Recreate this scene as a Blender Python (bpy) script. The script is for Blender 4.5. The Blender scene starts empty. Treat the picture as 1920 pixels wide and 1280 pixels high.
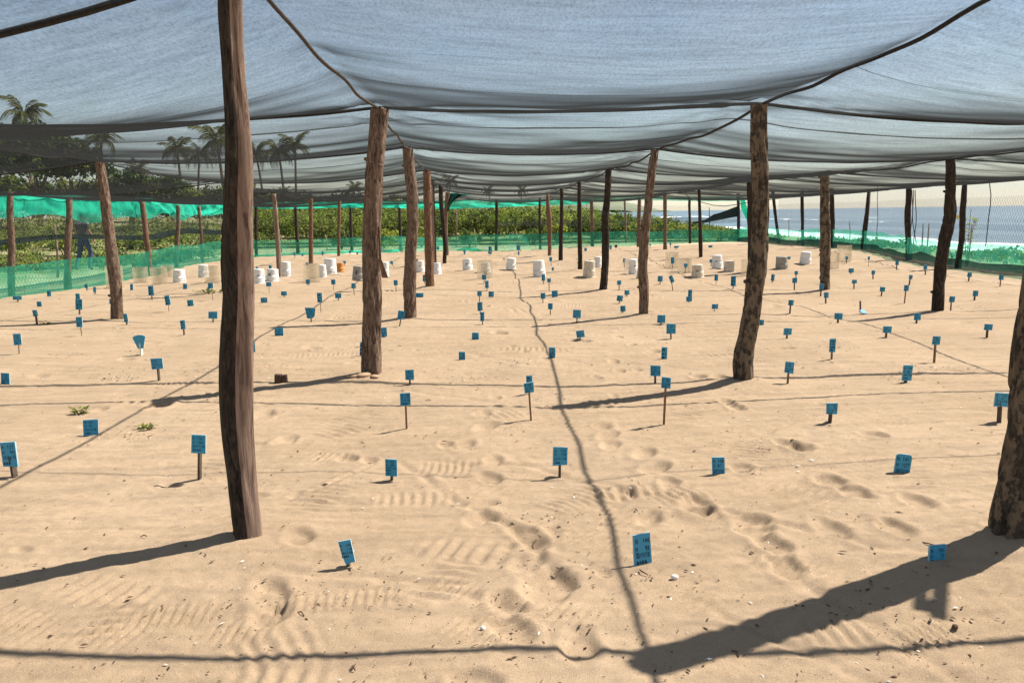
import bpy, bmesh, math, random
import numpy as np
from mathutils import Vector, Matrix

rng = np.random.default_rng(7)
random.seed(7)
scene = bpy.context.scene
COL = scene.collection

# ------------------------------------------------------------------ camera
FPX, EYE = 1500.0, 1.5
PITCH, ROLL = math.atan(240 / 1500), math.radians(0.88)
_f = np.array([0, math.cos(PITCH), -math.sin(PITCH)])
_r = np.array([1.0, 0, 0]); _u = np.array([0, math.sin(PITCH), math.cos(PITCH)])
_R = _r * math.cos(ROLL) - _u * math.sin(ROLL)
_U = _u * math.cos(ROLL) + _r * math.sin(ROLL)
cam_d = bpy.data.cameras.new('camera'); cam = bpy.data.objects.new('camera', cam_d); COL.objects.link(cam)
cam_d.sensor_width = 36; cam_d.lens = 36 * FPX / 1920
cam_d.clip_start = 0.05; cam_d.clip_end = 60000
m = Matrix(((_R[0], _U[0], -_f[0], 0), (_R[1], _U[1], -_f[1], 0), (_R[2], _U[2], -_f[2], EYE), (0, 0, 0, 1)))
cam.matrix_world = m
scene.camera = cam

# ------------------------------------------------------------------ sky, sun, exposure
SUN = np.array([1.77, 0.87, 2.4]); SUN = SUN / np.linalg.norm(SUN)
world = bpy.data.worlds.new('World'); scene.world = world; world.use_nodes = True
wn = world.node_tree.nodes; wl = world.node_tree.links
sky = wn.new('ShaderNodeTexSky'); sky.sky_type = 'NISHITA'; sky.sun_disc = False
sky.sun_elevation = math.asin(SUN[2]); sky.sun_rotation = math.atan2(SUN[0], SUN[1])
sky.air_density = 1.0; sky.dust_density = 0.35; sky.ozone_density = 1.0
# thin white veil of high cloud over the blue, with soft patches
_tc = wn.new('ShaderNodeTexCoord'); _mp = wn.new('ShaderNodeMapping'); _mp.inputs['Scale'].default_value = (1, 1, 2.6); wl.new(_tc.outputs['Generated'], _mp.inputs[0])
_nz = wn.new('ShaderNodeTexNoise'); _nz.inputs['Scale'].default_value = 2.4; _nz.inputs['Detail'].default_value = 6; _nz.inputs['Roughness'].default_value = .55; wl.new(_mp.outputs[0], _nz.inputs['Vector'])
_mr = wn.new('ShaderNodeMapRange'); wl.new(_nz.outputs[0], _mr.inputs[0])
for _k, _v in zip((1, 2, 3, 4), (.35, .70, .12, .52)): _mr.inputs[_k].default_value = _v
_mx = wn.new('ShaderNodeMix'); _mx.data_type = 'RGBA'; wl.new(_mr.outputs[0], _mx.inputs[0]); wl.new(sky.outputs[0], _mx.inputs[6]); _mx.inputs[7].default_value = (4.9, 5.5, 6.15, 1)
wl.new(_mx.outputs[2], wn['Background'].inputs[0]); wn['Background'].inputs[1].default_value = 0.05
sd = bpy.data.lights.new('sun', 'SUN'); so = bpy.data.objects.new('sun', sd); COL.objects.link(so)
sd.energy = 5.0; sd.angle = math.radians(0.55); sd.color = (1.0, 0.935, 0.84)
so.rotation_euler = Vector((-SUN[0], -SUN[1], -SUN[2])).to_track_quat('-Z', 'Y').to_euler()
vs = scene.view_settings
vs.view_transform = 'Standard'; vs.look = 'None'; vs.gamma = 1; vs.exposure = 1.52
vs.use_curve_mapping = False
scene.cycles.transparent_max_bounces = 48
scene.cycles.max_bounces = 8

# ------------------------------------------------------------------ helpers
def ray(px, py):
    return _f + (px - 960) / FPX * _R + (640 - py) / FPX * _U
def G(px, py, z=0.0):
    d = ray(px, py); t = (z - EYE) / d[2]
    return np.array([0, 0, EYE]) + d * t
def A(px, py, Y):
    d = ray(px, py); t = Y / d[1]
    return np.array([0, 0, EYE]) + d * t

def vnoise(x, y, seed=0):
    x = np.asarray(x, float); y = np.asarray(y, float)
    xi = np.floor(x).astype(np.int64); yi = np.floor(y).astype(np.int64)
    fx = x - xi; fy = y - yi
    fx = fx * fx * (3 - 2 * fx); fy = fy * fy * (3 - 2 * fy)
    def h(a, b):
        n = (a * 374761393 + b * 668265263 + seed * 974711 + 12345) & 0x7fffffff
        n = ((n ^ (n >> 13)) * 1274126177) & 0x7fffffff
        n = (n ^ (n >> 16)) & 0xffff
        return n / 65535.0
    return (h(xi, yi) * (1 - fx) + h(xi + 1, yi) * fx) * (1 - fy) + (h(xi, yi + 1) * (1 - fx) + h(xi + 1, yi + 1) * fx) * fy

def sstep(a, b, x):
    t = np.clip((np.asarray(x, float) - a) / (b - a), 0, 1)
    return t * t * (3 - 2 * t)

def mesh_np(name, V, Fc, smooth=True, mats=(), mi=None):
    me = bpy.data.meshes.new(name)
    V = np.asarray(V, np.float32); Fc = np.asarray(Fc, np.int32)
    n, k = Fc.shape
    me.vertices.add(len(V)); me.vertices.foreach_set('co', V.ravel())
    me.loops.add(n * k); me.loops.foreach_set('vertex_index', Fc.ravel())
    me.polygons.add(n); me.polygons.foreach_set('loop_start', np.arange(0, n * k, k, dtype=np.int32))
    for mt in mats: me.materials.append(mt)
    if mi is not None: me.polygons.foreach_set('material_index', np.asarray(mi, np.int32))
    me.polygons.foreach_set('use_smooth', np.full(n, smooth))
    me.update(calc_edges=True); me.validate()
    return me

def link(name, me, parent=None, loc=None, rot=None, scale=None):
    o = bpy.data.objects.new(name, me); COL.objects.link(o)
    if parent is not None: o.parent = parent
    if loc is not None: o.location = [float(c) for c in loc]
    if rot is not None: o.rotation_euler = rot
    if scale is not None: o.scale = scale
    return o

def tag(o, label=None, cat=None, group=None, kind=None):
    if label: o['label'] = label
    if cat: o['category'] = cat
    if group: o['group'] = group
    if kind: o['kind'] = kind
    return o

def empty(name, loc=(0, 0, 0), rz=0):
    o = bpy.data.objects.new(name, None); COL.objects.link(o)
    o.location = [float(c) for c in loc]; o.rotation_euler = (0, 0, rz); o.empty_display_size = 0.1
    return o

class MB:
    """collects faces of mixed size"""
    def __init__(s): s.v = []; s.f = []; s.mi = []
    def add(s, v, f, mi=0):
        b = len(s.v); s.v += [tuple(map(float, p)) for p in v]
        s.f += [tuple(i + b for i in q) for q in f]; s.mi += [mi] * len(f)
    def box(s, c, d, mi=0, rot=None):
        hx, hy, hz = d[0] / 2, d[1] / 2, d[2] / 2
        P = [Vector((x, y, z)) for x in (-hx, hx) for y in (-hy, hy) for z in (-hz, hz)]
        if rot is not None: P = [rot @ p for p in P]
        P = [(p[0] + c[0], p[1] + c[1], p[2] + c[2]) for p in P]
        s.add(P, [(0, 1, 3, 2), (4, 6, 7, 5), (0, 4, 5, 1), (2, 3, 7, 6), (0, 2, 6, 4), (1, 5, 7, 3)], mi)
    def tube(s, pts, rad, n=8, mi=0, cap=True, fn=None):
        pts = [np.asarray(p, float) for p in pts]
        if np.isscalar(rad): rad = [rad] * len(pts)
        V = []; ref = np.array([0.31, 0.93, 0.17])
        for i, p in enumerate(pts):
            t = pts[min(i + 1, len(pts) - 1)] - pts[max(i - 1, 0)]; t = t / (np.linalg.norm(t) + 1e-9)
            a = np.cross(t, ref if abs(np.dot(t, ref)) < .95 else np.array([1., 0, 0])); a /= np.linalg.norm(a); b = np.cross(t, a)
            for k in range(n):
                th = 2 * math.pi * k / n
                r = rad[i] * (fn(i, th) if fn else 1)
                V.append(p + r * (a * math.cos(th) + b * math.sin(th)))
        Fc = [(i * n + k, i * n + (k + 1) % n, (i + 1) * n + (k + 1) % n, (i + 1) * n + k) for i in range(len(pts) - 1) for k in range(n)]
        if cap: Fc += [tuple(range(n - 1, -1, -1)), tuple((len(pts) - 1) * n + k for k in range(n))]
        s.add(V, Fc, mi)
    def mesh(s, name, mats, smooth=False):
        me = bpy.data.meshes.new(name); me.from_pydata(s.v, [], s.f)
        for mt in (mats if isinstance(mats, (list, tuple)) else [mats]): me.materials.append(mt)
        me.polygons.foreach_set('material_index', np.array(s.mi, np.int32))
        me.polygons.foreach_set('use_smooth', np.full(len(s.f), smooth)); me.update()
        return me
    def build(s, name, mats, parent=None, smooth=False, loc=None):
        return link(name, s.mesh(name, mats, smooth), parent, loc)

# ------------------------------------------------------------------ materials
class NT:
    def __init__(s, name):
        s.m = bpy.data.materials.new(name); s.m.use_nodes = True
        s.t = s.m.node_tree; s.t.nodes.clear(); s.out = s.n('ShaderNodeOutputMaterial')
    def n(s, t, **kw):
        x = s.t.nodes.new(t)
        for k, v in kw.items(): setattr(x, k, v)
        return x
    def l(s, a, b): s.t.links.new(a, b)
    def coord(s, kind='Object', scale=(1, 1, 1)):
        tc = s.n('ShaderNodeTexCoord'); mp = s.n('ShaderNodeMapping'); s.l(tc.outputs[kind], mp.inputs[0])
        mp.inputs['Scale'].default_value = scale; return mp.outputs[0]
    def geo(s, scale=(1, 1, 1)):
        g = s.n('ShaderNodeNewGeometry'); mp = s.n('ShaderNodeMapping'); s.l(g.outputs['Position'], mp.inputs[0])
        mp.inputs['Scale'].default_value = scale; return mp.outputs[0]
    def noise(s, vec, scale, detail=3, rough=.55, dist=0):
        x = s.n('ShaderNodeTexNoise'); s.l(vec, x.inputs['Vector']); x.inputs['Scale'].default_value = scale
        x.inputs['Detail'].default_value = detail; x.inputs['Roughness'].default_value = rough; x.inputs['Distortion'].default_value = dist
        return x.outputs[0]
    def ramp(s, fac, stops):
        r = s.n('ShaderNodeValToRGB'); s.l(fac, r.inputs[0]); e = r.color_ramp.elements
        while len(e) < len(stops): e.new(0.5)
        for q, (p, c) in zip(e, stops):
            q.position = p; q.color = (*c, 1) if len(c) == 3 else c
        return r.outputs[0]
    def mix(s, fac, a, b, bt='MIX'):
        x = s.n('ShaderNodeMix', data_type='RGBA', blend_type=bt)
        for sock, v in ((x.inputs[0], fac), (x.inputs[6], a), (x.inputs[7], b)):
            if hasattr(v, 'links'): s.l(v, sock)
            elif isinstance(v, (int, float)): sock.default_value = v
            else: sock.default_value = (*v, 1)
        return x.outputs[2]
    def math(s, op, a, b=0.0, clamp=False):
        x = s.n('ShaderNodeMath', operation=op, use_clamp=clamp)
        for sock, v in ((x.inputs[0], a), (x.inputs[1], b)):
            if hasattr(v, 'links'): s.l(v, sock)
            else: sock.default_value = v
        return x.outputs[0]
    def bump(s, h, strength, dist, normal=None):
        b = s.n('ShaderNodeBump'); s.l(h, b.inputs['Height']); b.inputs['Strength'].default_value = strength; b.inputs['Distance'].default_value = dist
        if normal is not None: s.l(normal, b.inputs['Normal'])
        return b.outputs[0]
    def bsdf(s, col, rough=.8, spec=.3, normal=None):
        b = s.n('ShaderNodeBsdfPrincipled')
        if hasattr(col, 'links'): s.l(col, b.inputs['Base Color'])
        else: b.inputs['Base Color'].default_value = (*col, 1)
        b.inputs['Roughness'].default_value = rough; b.inputs['Specular IOR Level'].default_value = spec
        if normal is not None: s.l(normal, b.inputs['Normal'])
        return b
    def done(s, sh):
        s.l(sh.outputs[0] if hasattr(sh, 'outputs') else sh, s.out.inputs[0]); return s.m

def plain(name, col, rough=.7, var=.25, nscale=8, spec=.3, bump=0.0):
    q = NT(name); c = q.coord(); n = q.noise(c, nscale, 4)
    lo = tuple(v * (1 - var) for v in col); hi = tuple(min(1, v * (1 + var)) for v in col)
    nm = q.bump(n, bump, .01) if bump else None
    return q.done(q.bsdf(q.ramp(n, [(.3, lo), (.7, hi)]), rough, spec, nm))

def mat_sand():
    q = NT('sand'); P = q.geo()
    big = q.noise(P, .6, 3); med = q.noise(P, 9, 4, .6); fine = q.noise(P, 260, 3, .75); grain = q.noise(P, 900, 1, .5)
    c = q.ramp(big, [(.3, (.325, .232, .152)), (.7, (.42, .315, .222))])
    c = q.mix(q.math('MULTIPLY', q.ramp(med, [(.45, (0, 0, 0)), (.75, (1, 1, 1))]), .35), c, (.29, .20, .125))
    c = q.mix(q.math('MULTIPLY', fine, .9), c, q.ramp(fine, [(.32, (.16, .10, .06)), (.5, (.37, .275, .18)), (.7, (.58, .47, .35))]))
    # dark speckle of plant bits that lie in patches
    sp = q.noise(P, 70, 2, .6); pa = q.noise(P, 1.7, 3, .6)
    k = q.math('MULTIPLY', q.ramp(sp, [(.66, (0, 0, 0)), (.72, (1, 1, 1))]), q.ramp(pa, [(.45, (0, 0, 0)), (.65, (1, 1, 1))]))
    c = q.mix(q.math('MULTIPLY', k, .75), c, (.10, .055, .03))
    at = q.n('ShaderNodeAttribute', attribute_name='veg')
    vg = q.noise(P, 1.3, 5, .7)
    gm = q.math('MULTIPLY', at.outputs['Fac'], q.ramp(vg, [(.36, (0, 0, 0)), (.5, (1, 1, 1))]))
    c = q.mix(gm, c, q.ramp(q.noise(P, 9, 4, .7), [(.3, (.045, .07, .02)), (.7, (.15, .17, .05))]))
    h = q.math('ADD', q.math('MULTIPLY', med, .3), q.math('MULTIPLY', q.noise(P, 60, 5, .75), .55))
    n1 = q.bump(h, .55, .012); n2 = q.bump(fine, .8, .004, n1)
    return q.done(q.bsdf(c, .95, .15, n2))

def mat_bark(name, lo, mid, hi, patch=None, zs=.25):
    q = NT(name); c = q.coord('Object', (1, 1, zs)); c2 = q.coord('Object', (1, 1, .6))
    rid = q.noise(c, 42, 8, .72, .8); big = q.noise(c2, 6, 4, .6)
    col = q.ramp(rid, [(.38, lo), (.50, mid), (.66, hi)])
    col = q.mix(q.math('MULTIPLY', q.ramp(big, [(.4, (0, 0, 0)), (.65, (1, 1, 1))]), .5), col, mid)
    if patch:
        pm = q.ramp(q.noise(c2, 17, 5, .7), [(.47, (0, 0, 0)), (.53, (1, 1, 1))])
        col = q.mix(q.math('MULTIPLY', pm, .85), col, patch)
    nm = q.bump(rid, 1.0, .02)
    return q.done(q.bsdf(col, .9, .2, nm))

def mat_shade_net():
    """knitted black shade cloth: the slanter one looks through it the denser it is"""
    q = NT('shade_net')
    g = q.n('ShaderNodeNewGeometry')
    dt = q.n('ShaderNodeVectorMath', operation='DOT_PRODUCT'); q.l(g.outputs['Normal'], dt.inputs[0]); q.l(g.outputs['Incoming'], dt.inputs[1])
    c = q.math('ABSOLUTE', dt.outputs['Value'])
    mr = q.n('ShaderNodeMapRange', interpolation_type='SMOOTHSTEP'); q.l(c, mr.inputs[0])
    for k_, v_ in zip((1, 2, 3, 4), (.04, .24, .03, .78)): mr.inputs[k_].default_value = v_
    T = mr.outputs[0]
    P = q.geo((1, .42, .42)); n1 = q.noise(P, 78, 3, .8)
    P2 = q.geo((.35, 1, 1)); n2 = q.noise(P2, 2.2, 4, .6)
    P3 = q.geo((.10, 1, 1)); n3 = q.noise(P3, 15, 5, .75)
    k = q.math('MULTIPLY', q.ramp(n1, [(.34, (.68, .68, .68)), (.56, (1.0, 1.0, 1.0))]), q.ramp(n2, [(.3, (.88, .88, .88)), (.7, (1, 1, 1))]))
    k = q.math('MULTIPLY', k, q.ramp(n3, [(.35, (.74, .74, .74)), (.6, (1, 1, 1))]))
    T = q.math('MULTIPLY', T, k, True)
    tr = q.n('ShaderNodeBsdfTransparent'); tr.inputs[0].default_value = (1, .985, .95, 1)
    d = q.n('ShaderNodeBsdfDiffuse'); d.inputs[0].default_value = (.010, .011, .012, 1)
    tl = q.n('ShaderNodeBsdfTranslucent'); tl.inputs[0].default_value = (.010, .0105, .0105, 1)
    ms = q.n('ShaderNodeAddShader'); q.l(d.outputs[0], ms.inputs[0]); q.l(tl.outputs[0], ms.inputs[1])
    mx = q.n('ShaderNodeMixShader'); q.l(T, mx.inputs[0]); q.l(ms.outputs[0], mx.inputs[1]); q.l(tr.outputs[0], mx.inputs[2])
    return q.done(mx)

def mat_gauze(name, col, T0, tcol=None, var=.3, nsc=6, tl_col=None, weave=None):
    q = NT(name); P = q.geo(); n = q.noise(P, nsc, 4, .65)
    f = q.ramp(n, [(.3, (T0 * (1 - var),) * 3), (.7, (min(1, T0 * (1 + var)),) * 3)])
    tr = q.n('ShaderNodeBsdfTransparent'); tr.inputs[0].default_value = (*(tcol or (1, 1, 1)), 1)
    d = q.n('ShaderNodeBsdfDiffuse'); d.inputs[0].default_value = (*col, 1)
    tl = q.n('ShaderNodeBsdfTranslucent'); tl.inputs[0].default_value = (*(tl_col or col), 1)
    ad = q.n('ShaderNodeAddShader'); q.l(d.outputs[0], ad.inputs[0]); q.l(tl.outputs[0], ad.inputs[1])
    mx = q.n('ShaderNodeMixShader'); q.l(f, mx.inputs[0]); q.l(ad.outputs[0], mx.inputs[1]); q.l(tr.outputs[0], mx.inputs[2])
    return q.done(mx)

def mat_leaf(name, a, b, tr=.6, ns=3):
    q = NT(name); P = q.geo(); n = q.noise(P, ns, 4, .7)
    c = q.ramp(n, [(.32, a), (.68, b)])
    d = q.n('ShaderNodeBsdfDiffuse'); q.l(c, d.inputs[0])
    t = q.n('ShaderNodeBsdfTranslucent'); q.l(c, t.inputs[0])
    gl = q.n('ShaderNodeBsdfGlossy'); gl.inputs['Roughness'].default_value = .45; gl.inputs[0].default_value = (.3, .3, .25, 1)
    m1 = q.n('ShaderNodeMixShader'); m1.inputs[0].default_value = tr * .5; q.l(d.outputs[0], m1.inputs[1]); q.l(t.outputs[0], m1.inputs[2])
    m2 = q.n('ShaderNodeMixShader'); m2.inputs[0].default_value = .025; q.l(m1.outputs[0], m2.inputs[1]); q.l(gl.outputs[0], m2.inputs[2])
    return q.done(m2)

def mat_paint():
    q = NT('blue_paint'); c = q.coord('Generated'); n = q.noise(c, 5, 5, .7); s = q.coord('Generated', (1, 1, .25)); st = q.noise(s, 26, 3)
    oi = q.n('ShaderNodeObjectInfo')
    base = q.ramp(oi.outputs['Random'], [(0, (.035, .28, .47)), (.5, (.05, .32, .53)), (1, (.08, .36, .56))])
    col = q.mix(q.math('MULTIPLY', n, .45), base, (.03, .22, .38))
    col = q.mix(q.math('MULTIPLY', q.ramp(st, [(.6, (0, 0, 0)), (.75, (1, 1, 1))]), .25), col, (.16, .40, .50))
    return q.done(q.bsdf(col, .6, .3, q.bump(st, .3, .003)))

def mat_sea():
    q = NT('sea_water'); P = q.geo()
    sx = q.n('ShaderNodeSeparateXYZ'); q.l(P, sx.inputs[0]); X = sx.outputs[0]
    wob = q.math('MULTIPLY', q.math('SUBTRACT', q.noise(q.geo((.02, .012, 1)), 1.0, 4), .5), 16)
    Xw = q.math('ADD', X, wob)
    lace = q.noise(q.geo((.5, .09, 1)), 1.0, 6, .7)
    def band(c0, w):
        d = q.math('DIVIDE', q.math('ABSOLUTE', q.math('SUBTRACT', Xw, c0)), w)
        return q.math('SUBTRACT', 1.0, d, True)
    wash = q.math('SUBTRACT', 1.0, q.math('DIVIDE', q.math('SUBTRACT', Xw, 40), 13), True)
    f = q.math('MAXIMUM', q.math('MULTIPLY', wash, 1.25), q.math('MAXIMUM', q.math('MULTIPLY', band(80, 8), .95), q.math('MULTIPLY', band(135, 12), .6)))
    foam = q.ramp(q.math('ADD', f, q.math('MULTIPLY', q.math('SUBTRACT', lace, .5), 1.3)), [(.42, (0, 0, 0)), (.62, (1, 1, 1))])
    w1 = q.noise(q.geo((.25, .05, 1)), 1.0, 5, .6); w2 = q.noise(q.geo((1.4, .5, 1)), 1.0, 3, .6)
    far = q.math('DIVIDE', X, 400, True)
    base = q.mix(far, (.10, .15, .165), (.05, .085, .115))
    base = q.mix(q.math('MULTIPLY', w1, .6), base, (.02, .06, .09))
    nm = q.bump(q.math('ADD', w1, q.math('MULTIPLY', w2, .25)), 1.0, .35)
    b = q.bsdf(base, .28, .5, nm)
    fo = q.bsdf((.82, .84, .84), .9, .2)
    mx = q.n('ShaderNodeMixShader'); q.l(foam, mx.inputs[0]); q.l(b.outputs[0], mx.inputs[1]); q.l(fo.outputs[0], mx.inputs[2])
    return q.done(mx)

M = {}
M['sand'] = mat_sand()
M['bark'] = mat_bark('bark_brown', (.03, .021, .016), (.18, .122, .09), (.35, .26, .20))
M['bark_red'] = mat_bark('bark_reddish', (.05, .026, .018), (.20, .115, .075), (.30, .20, .145))
M['bark_grey'] = mat_bark('bark_mottled', (.022, .02, .017), (.065, .054, .043), (.13, .105, .082), (.22, .165, .115))
M['bark_dark'] = mat_bark('bark_dark', (.010, .009, .008), (.042, .032, .025), (.105, .08, .062))
M['split'] = mat_bark('split_wood', (.085, .052, .04), (.27, .185, .145), (.40, .30, .245), None, .06)
M['board_raw'] = mat_bark('raw_stake', (.11, .065, .04), (.28, .17, .10), (.40, .27, .17), None, .1)
M['stake_dark'] = mat_bark('grey_stake', (.05, .04, .032), (.12, .09, .07), (.22, .17, .13), None, .1)
M['stake_white'] = plain('white_stake', (.70, .68, .60), .7, .1)
M['paint'] = mat_paint()
M['edge'] = plain('sunlit_edge', (.36, .50, .55), .7, .15, 20)  # pale edge colour carries the sunlit rim of the boards
M['ink'] = plain('marker_ink', (.006, .03, .05), .6, .2)
M['net'] = mat_shade_net()
M['seam'] = mat_gauze('net_seam', (.02, .022, .022), .12, None, .5, 14)
M['rope'] = plain('black_rope', (.022, .021, .02), .85, .4, 60, .2, .5)
M['rope_grey'] = plain('grey_rope', (.06, .05, .042), .9, .3, 60, .2, .5)
M['wire'] = plain('dark_wire', (.03, .033, .035), .6, .3)
M['lattice'] = plain('fence_lattice', (.03, .036, .038), .55, .3)
M['green'] = mat_gauze('green_gauze', (.03, .20, .135), .54, (.56, .93, .78), .28, 3, (.035, .22, .15))
M['banner'] = mat_gauze('green_banner', (.02, .27, .185), .26, (.45, .95, .78), .8, 4, (.018, .34, .24))
M['tarp'] = plain('dark_green_tarp', (.008, .09, .065), .5, .5, 9)
M['curtain'] = mat_gauze('shade_curtain', (.03, .034, .034), .62, None, .15, 4)
M['hem'] = mat_gauze('curtain_hem', (.012, .02, .022), .08, None, .3, 10)
M['sidenet'] = mat_gauze('side_net', (.09, .095, .10), .68, None, .06, 9)  # thread colour lightened to lay a haze over sea and sky
M['cage'] = mat_gauze('cage_gauze', (.28, .24, .18), .60, None, .12, 10, (.25, .21, .15))
M['bucket'] = plain('white_plastic', (.78, .78, .77), .45, .06, 3, .4)
M['bucket_dirty'] = plain('sandy_plastic', (.62, .55, .45), .6, .25, 4, .3)
M['bucket_grey'] = plain('grey_plastic', (.33, .31, .28), .5, .15, 4, .3)
M['bucket_orange'] = plain('orange_plastic', (.62, .25, .055), .5, .2, 4, .4)
M['print'] = plain('dark_green_print', (.012, .06, .04), .5, .2)
M['leafA'] = mat_leaf('leaf_mid_green', (.065, .11, .02), (.14, .20, .035), .9)
M['leafB'] = mat_leaf('leaf_yellow_green', (.16, .20, .03), (.32, .34, .06), .9)
M['leafC'] = mat_leaf('leaf_dark_green', (.016, .036, .014), (.038, .066, .022), .5)
M['leafD'] = mat_leaf('leaf_olive', (.09, .095, .03), (.17, .16, .055), .7)
M['palm'] = mat_leaf('palm_leaf', (.05, .062, .02), (.12, .12, .04), .7, 1)
M['palm_trunk'] = mat_bark('palm_trunk', (.07, .06, .05), (.16, .14, .115), (.25, .22, .18), None, 3)
M['sea'] = mat_sea()
M['stone'] = plain('brown_stone', (.42, .29, .19), .85, .3, 12, .2, .5)
M['block'] = plain('brown_block', (.10, .06, .045), .85, .35, 30, .2, .6)
M['litter'] = plain('plant_litter', (.10, .058, .035), .9, .6, 3)
M['shell'] = plain('shell_white', (.75, .70, .64), .6, .2, 20)
M['hill'] = plain('far_hills', (.10, .115, .07), .95, .3, .002)
M['flower'] = plain('yellow_petal', (.85, .60, .02), .6, .1)
M['skin'] = plain('skin_brown', (.25, .13, .08), .55, .15, 12)
M['hair'] = plain('hair_black', (.012, .01, .009), .6, .2)
M['shirt'] = plain('black_shirt', (.018, .022, .026), .85, .3, 20)
M['yoke'] = plain('grey_yoke', (.30, .28, .27), .85, .2, 20)
M['jeans'] = plain('blue_jeans', (.03, .055, .12), .85, .3, 20)
M['shoe'] = plain('dark_shoe', (.03, .025, .02), .7, .2)

# ------------------------------------------------------------------ post data (px)
def S(p, q, n, wob=0):  # straight helper
    return [(p[0] + (q[0] - p[0]) * t, p[1] + (q[1] - p[1]) * t) for t in np.linspace(0, 1, n)]
#      name: base px, list of (x, y, width px), material, label
POSTS = [
 ('P1', [(467,1015,49),(456,930,51),(447,850,53),(440,780,58),(439,720,60),(440,640,57),(445,560,54),(446,450,50),(448,370,49),(452,300,46),(449,240,41),(441,150,38),(436,60,40),(432,0,42),(438,-72,42)], 'bark_dark', 'split weathered post, tallest and foremost of the left aisle row, pale on one face'),
 ('P2', [(697,705,34),(696,650,32),(698,600,32),(699,545,31),(696,490,30),(697,430,30),(699,380,30),(703,320,30),(706,270,30),(710,225,32),(712,200,33)], 'bark', 'rough brown post with flat stones at its foot, second of the left aisle row'),
 ('P3', [(769,596,21),(768,540,21),(770,470,21),(774,420,21),(773,360,20),(767,310,19),(764,275,19)], 'bark', 'thick barky post with a tilted sign at its foot, third of the left aisle row'),
 ('P4', [(806,540,15),(805,500,15),(803,440,14),(802,380,14),(801,340,14),(800,318,14)], 'bark_red', 'slim dark post between two white buckets, fourth of the left aisle row'),
 ('P6', [(833,496,8),(835,460,8),(831,420,8),(827,380,8),(826,345,8)], 'bark_dark', 'thin crooked dark post just beside the sawn plank post'),
 ('P7', [(838,479,7),(836,440,8),(835,410,9),(838,385,9),(839,358,8)], 'bark_red', 'reddish forked post with dark green cloth tied at its top'),
 ('Q1', [(1897,1022,84),(1911,940,82),(1921,880,82),(1929,806,82),(1935,762,82),(1941,671,82),(1950,590,80),(1962,540,78),(1978,400,76),(1995,200,72),(2012,-90,70)], 'bark_grey', 'big leaning mottled post cut by the edge of the picture'),
 ('Q2', [(1393,715,33),(1392,670,34),(1401,630,31),(1412,570,30),(1419,500,31),(1425,430,30),(1427,370,29),(1425,300,29),(1423,250,28),(1424,190,28)], 'bark_grey', 'mottled grey post with bent foot, second of the right aisle row'),
 ('Q3', [(1207,593,16),(1207,540,17),(1205,500,17),(1209,440,17),(1214,390,16),(1220,340,15),(1225,300,14),(1229,278,14)], 'bark', 'brown post leaning outwards, third of the right aisle row'),
 ('Q4', [(1131,545,13),(1135,490,14),(1136,440,13),(1135,405,13),(1139,370,11),(1141,316,11)], 'bark_dark', 'dark kinked post near white buckets, fourth of the right aisle row'),
 ('Q5', [(1088,509,9),(1087,440,8),(1086,380,8),(1086,338,8)], 'bark_dark', 'straight dark post with a small yellow-leaved plant at its foot'),
 ('Q6', [(1051,491,8),(1052,440,8),(1053,400,7),(1053,352,7)], 'bark_dark', 'straight slim post, sixth of the right aisle row'),
 ('Q7', [(1030,480,6),(1031,430,9),(1029,400,10),(1027,380,7),(1027,362,5)], 'bark_red', 'twisted reddish post widening at the middle, last of the right aisle row'),
 ('R1', [(220,598,20),(219,550,20),(214,500,20),(205,440,19),(199,400,18),(193,350,17),(185,300,16)], 'bark', 'slanting brown post standing among signs on the far left'),
 ('R2', [(423,550,13),(421,500,12),(422,430,12),(425,377,12),(425,345,12)], 'bark_dark', 'dark post half hidden behind the split weathered post'),
 ('R3', [(524,523,9),(521,470,9),(517,410,9),(514,360,8)], 'split', 'straight sawn post beside a white bucket, left of the aisle'),
 ('R4', [(583,494,9),(583,450,8),(583,410,8),(583,369,7)], 'bark_red', 'slender post rising behind a translucent cage, left of the aisle'),
 ('R5', [(635,482,6),(635,440,6),(636,400,6),(636,373,6)], 'bark_red', 'thin reddish post behind the orange bucket'),
 ('S1', [(1758,586,20),(1760,550,19),(1764,500,19),(1770,460,19),(1777,425,20),(1782,405,20),(1781,370,17),(1782,330,17),(1782,295,17)], 'bark_dark', 'dark post with a kink at mid height, foremost of the far right row'),
 ('S2', [(1547,542,17),(1547,480,18),(1547,420,17),(1546,370,16),(1546,322,16)], 'bark_grey', 'straight mottled post, second of the far right row'),
 ('S3', [(1408,512,12),(1408,460,12),(1407,400,12),(1405,350,11),(1405,330,11)], 'bark_dark', 'dark post partly behind the mottled grey aisle post'),
 ('S4', [(1314,485,7),(1313,440,7),(1312,400,6),(1311,353,6)], 'bark_dark', 'thin straight dark post right of the aisle near the back fence'),
 ('S5', [(1247,469,7),(1247,430,7),(1247,400,7),(1247,361,7)], 'bark', 'straight brown post just in front of the back fence'),
]
PB = {k: G(pts[0][0], pts[0][1]) for k, pts, _m, _l in POSTS}
PB['P5'] = G(813, 503)

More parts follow.
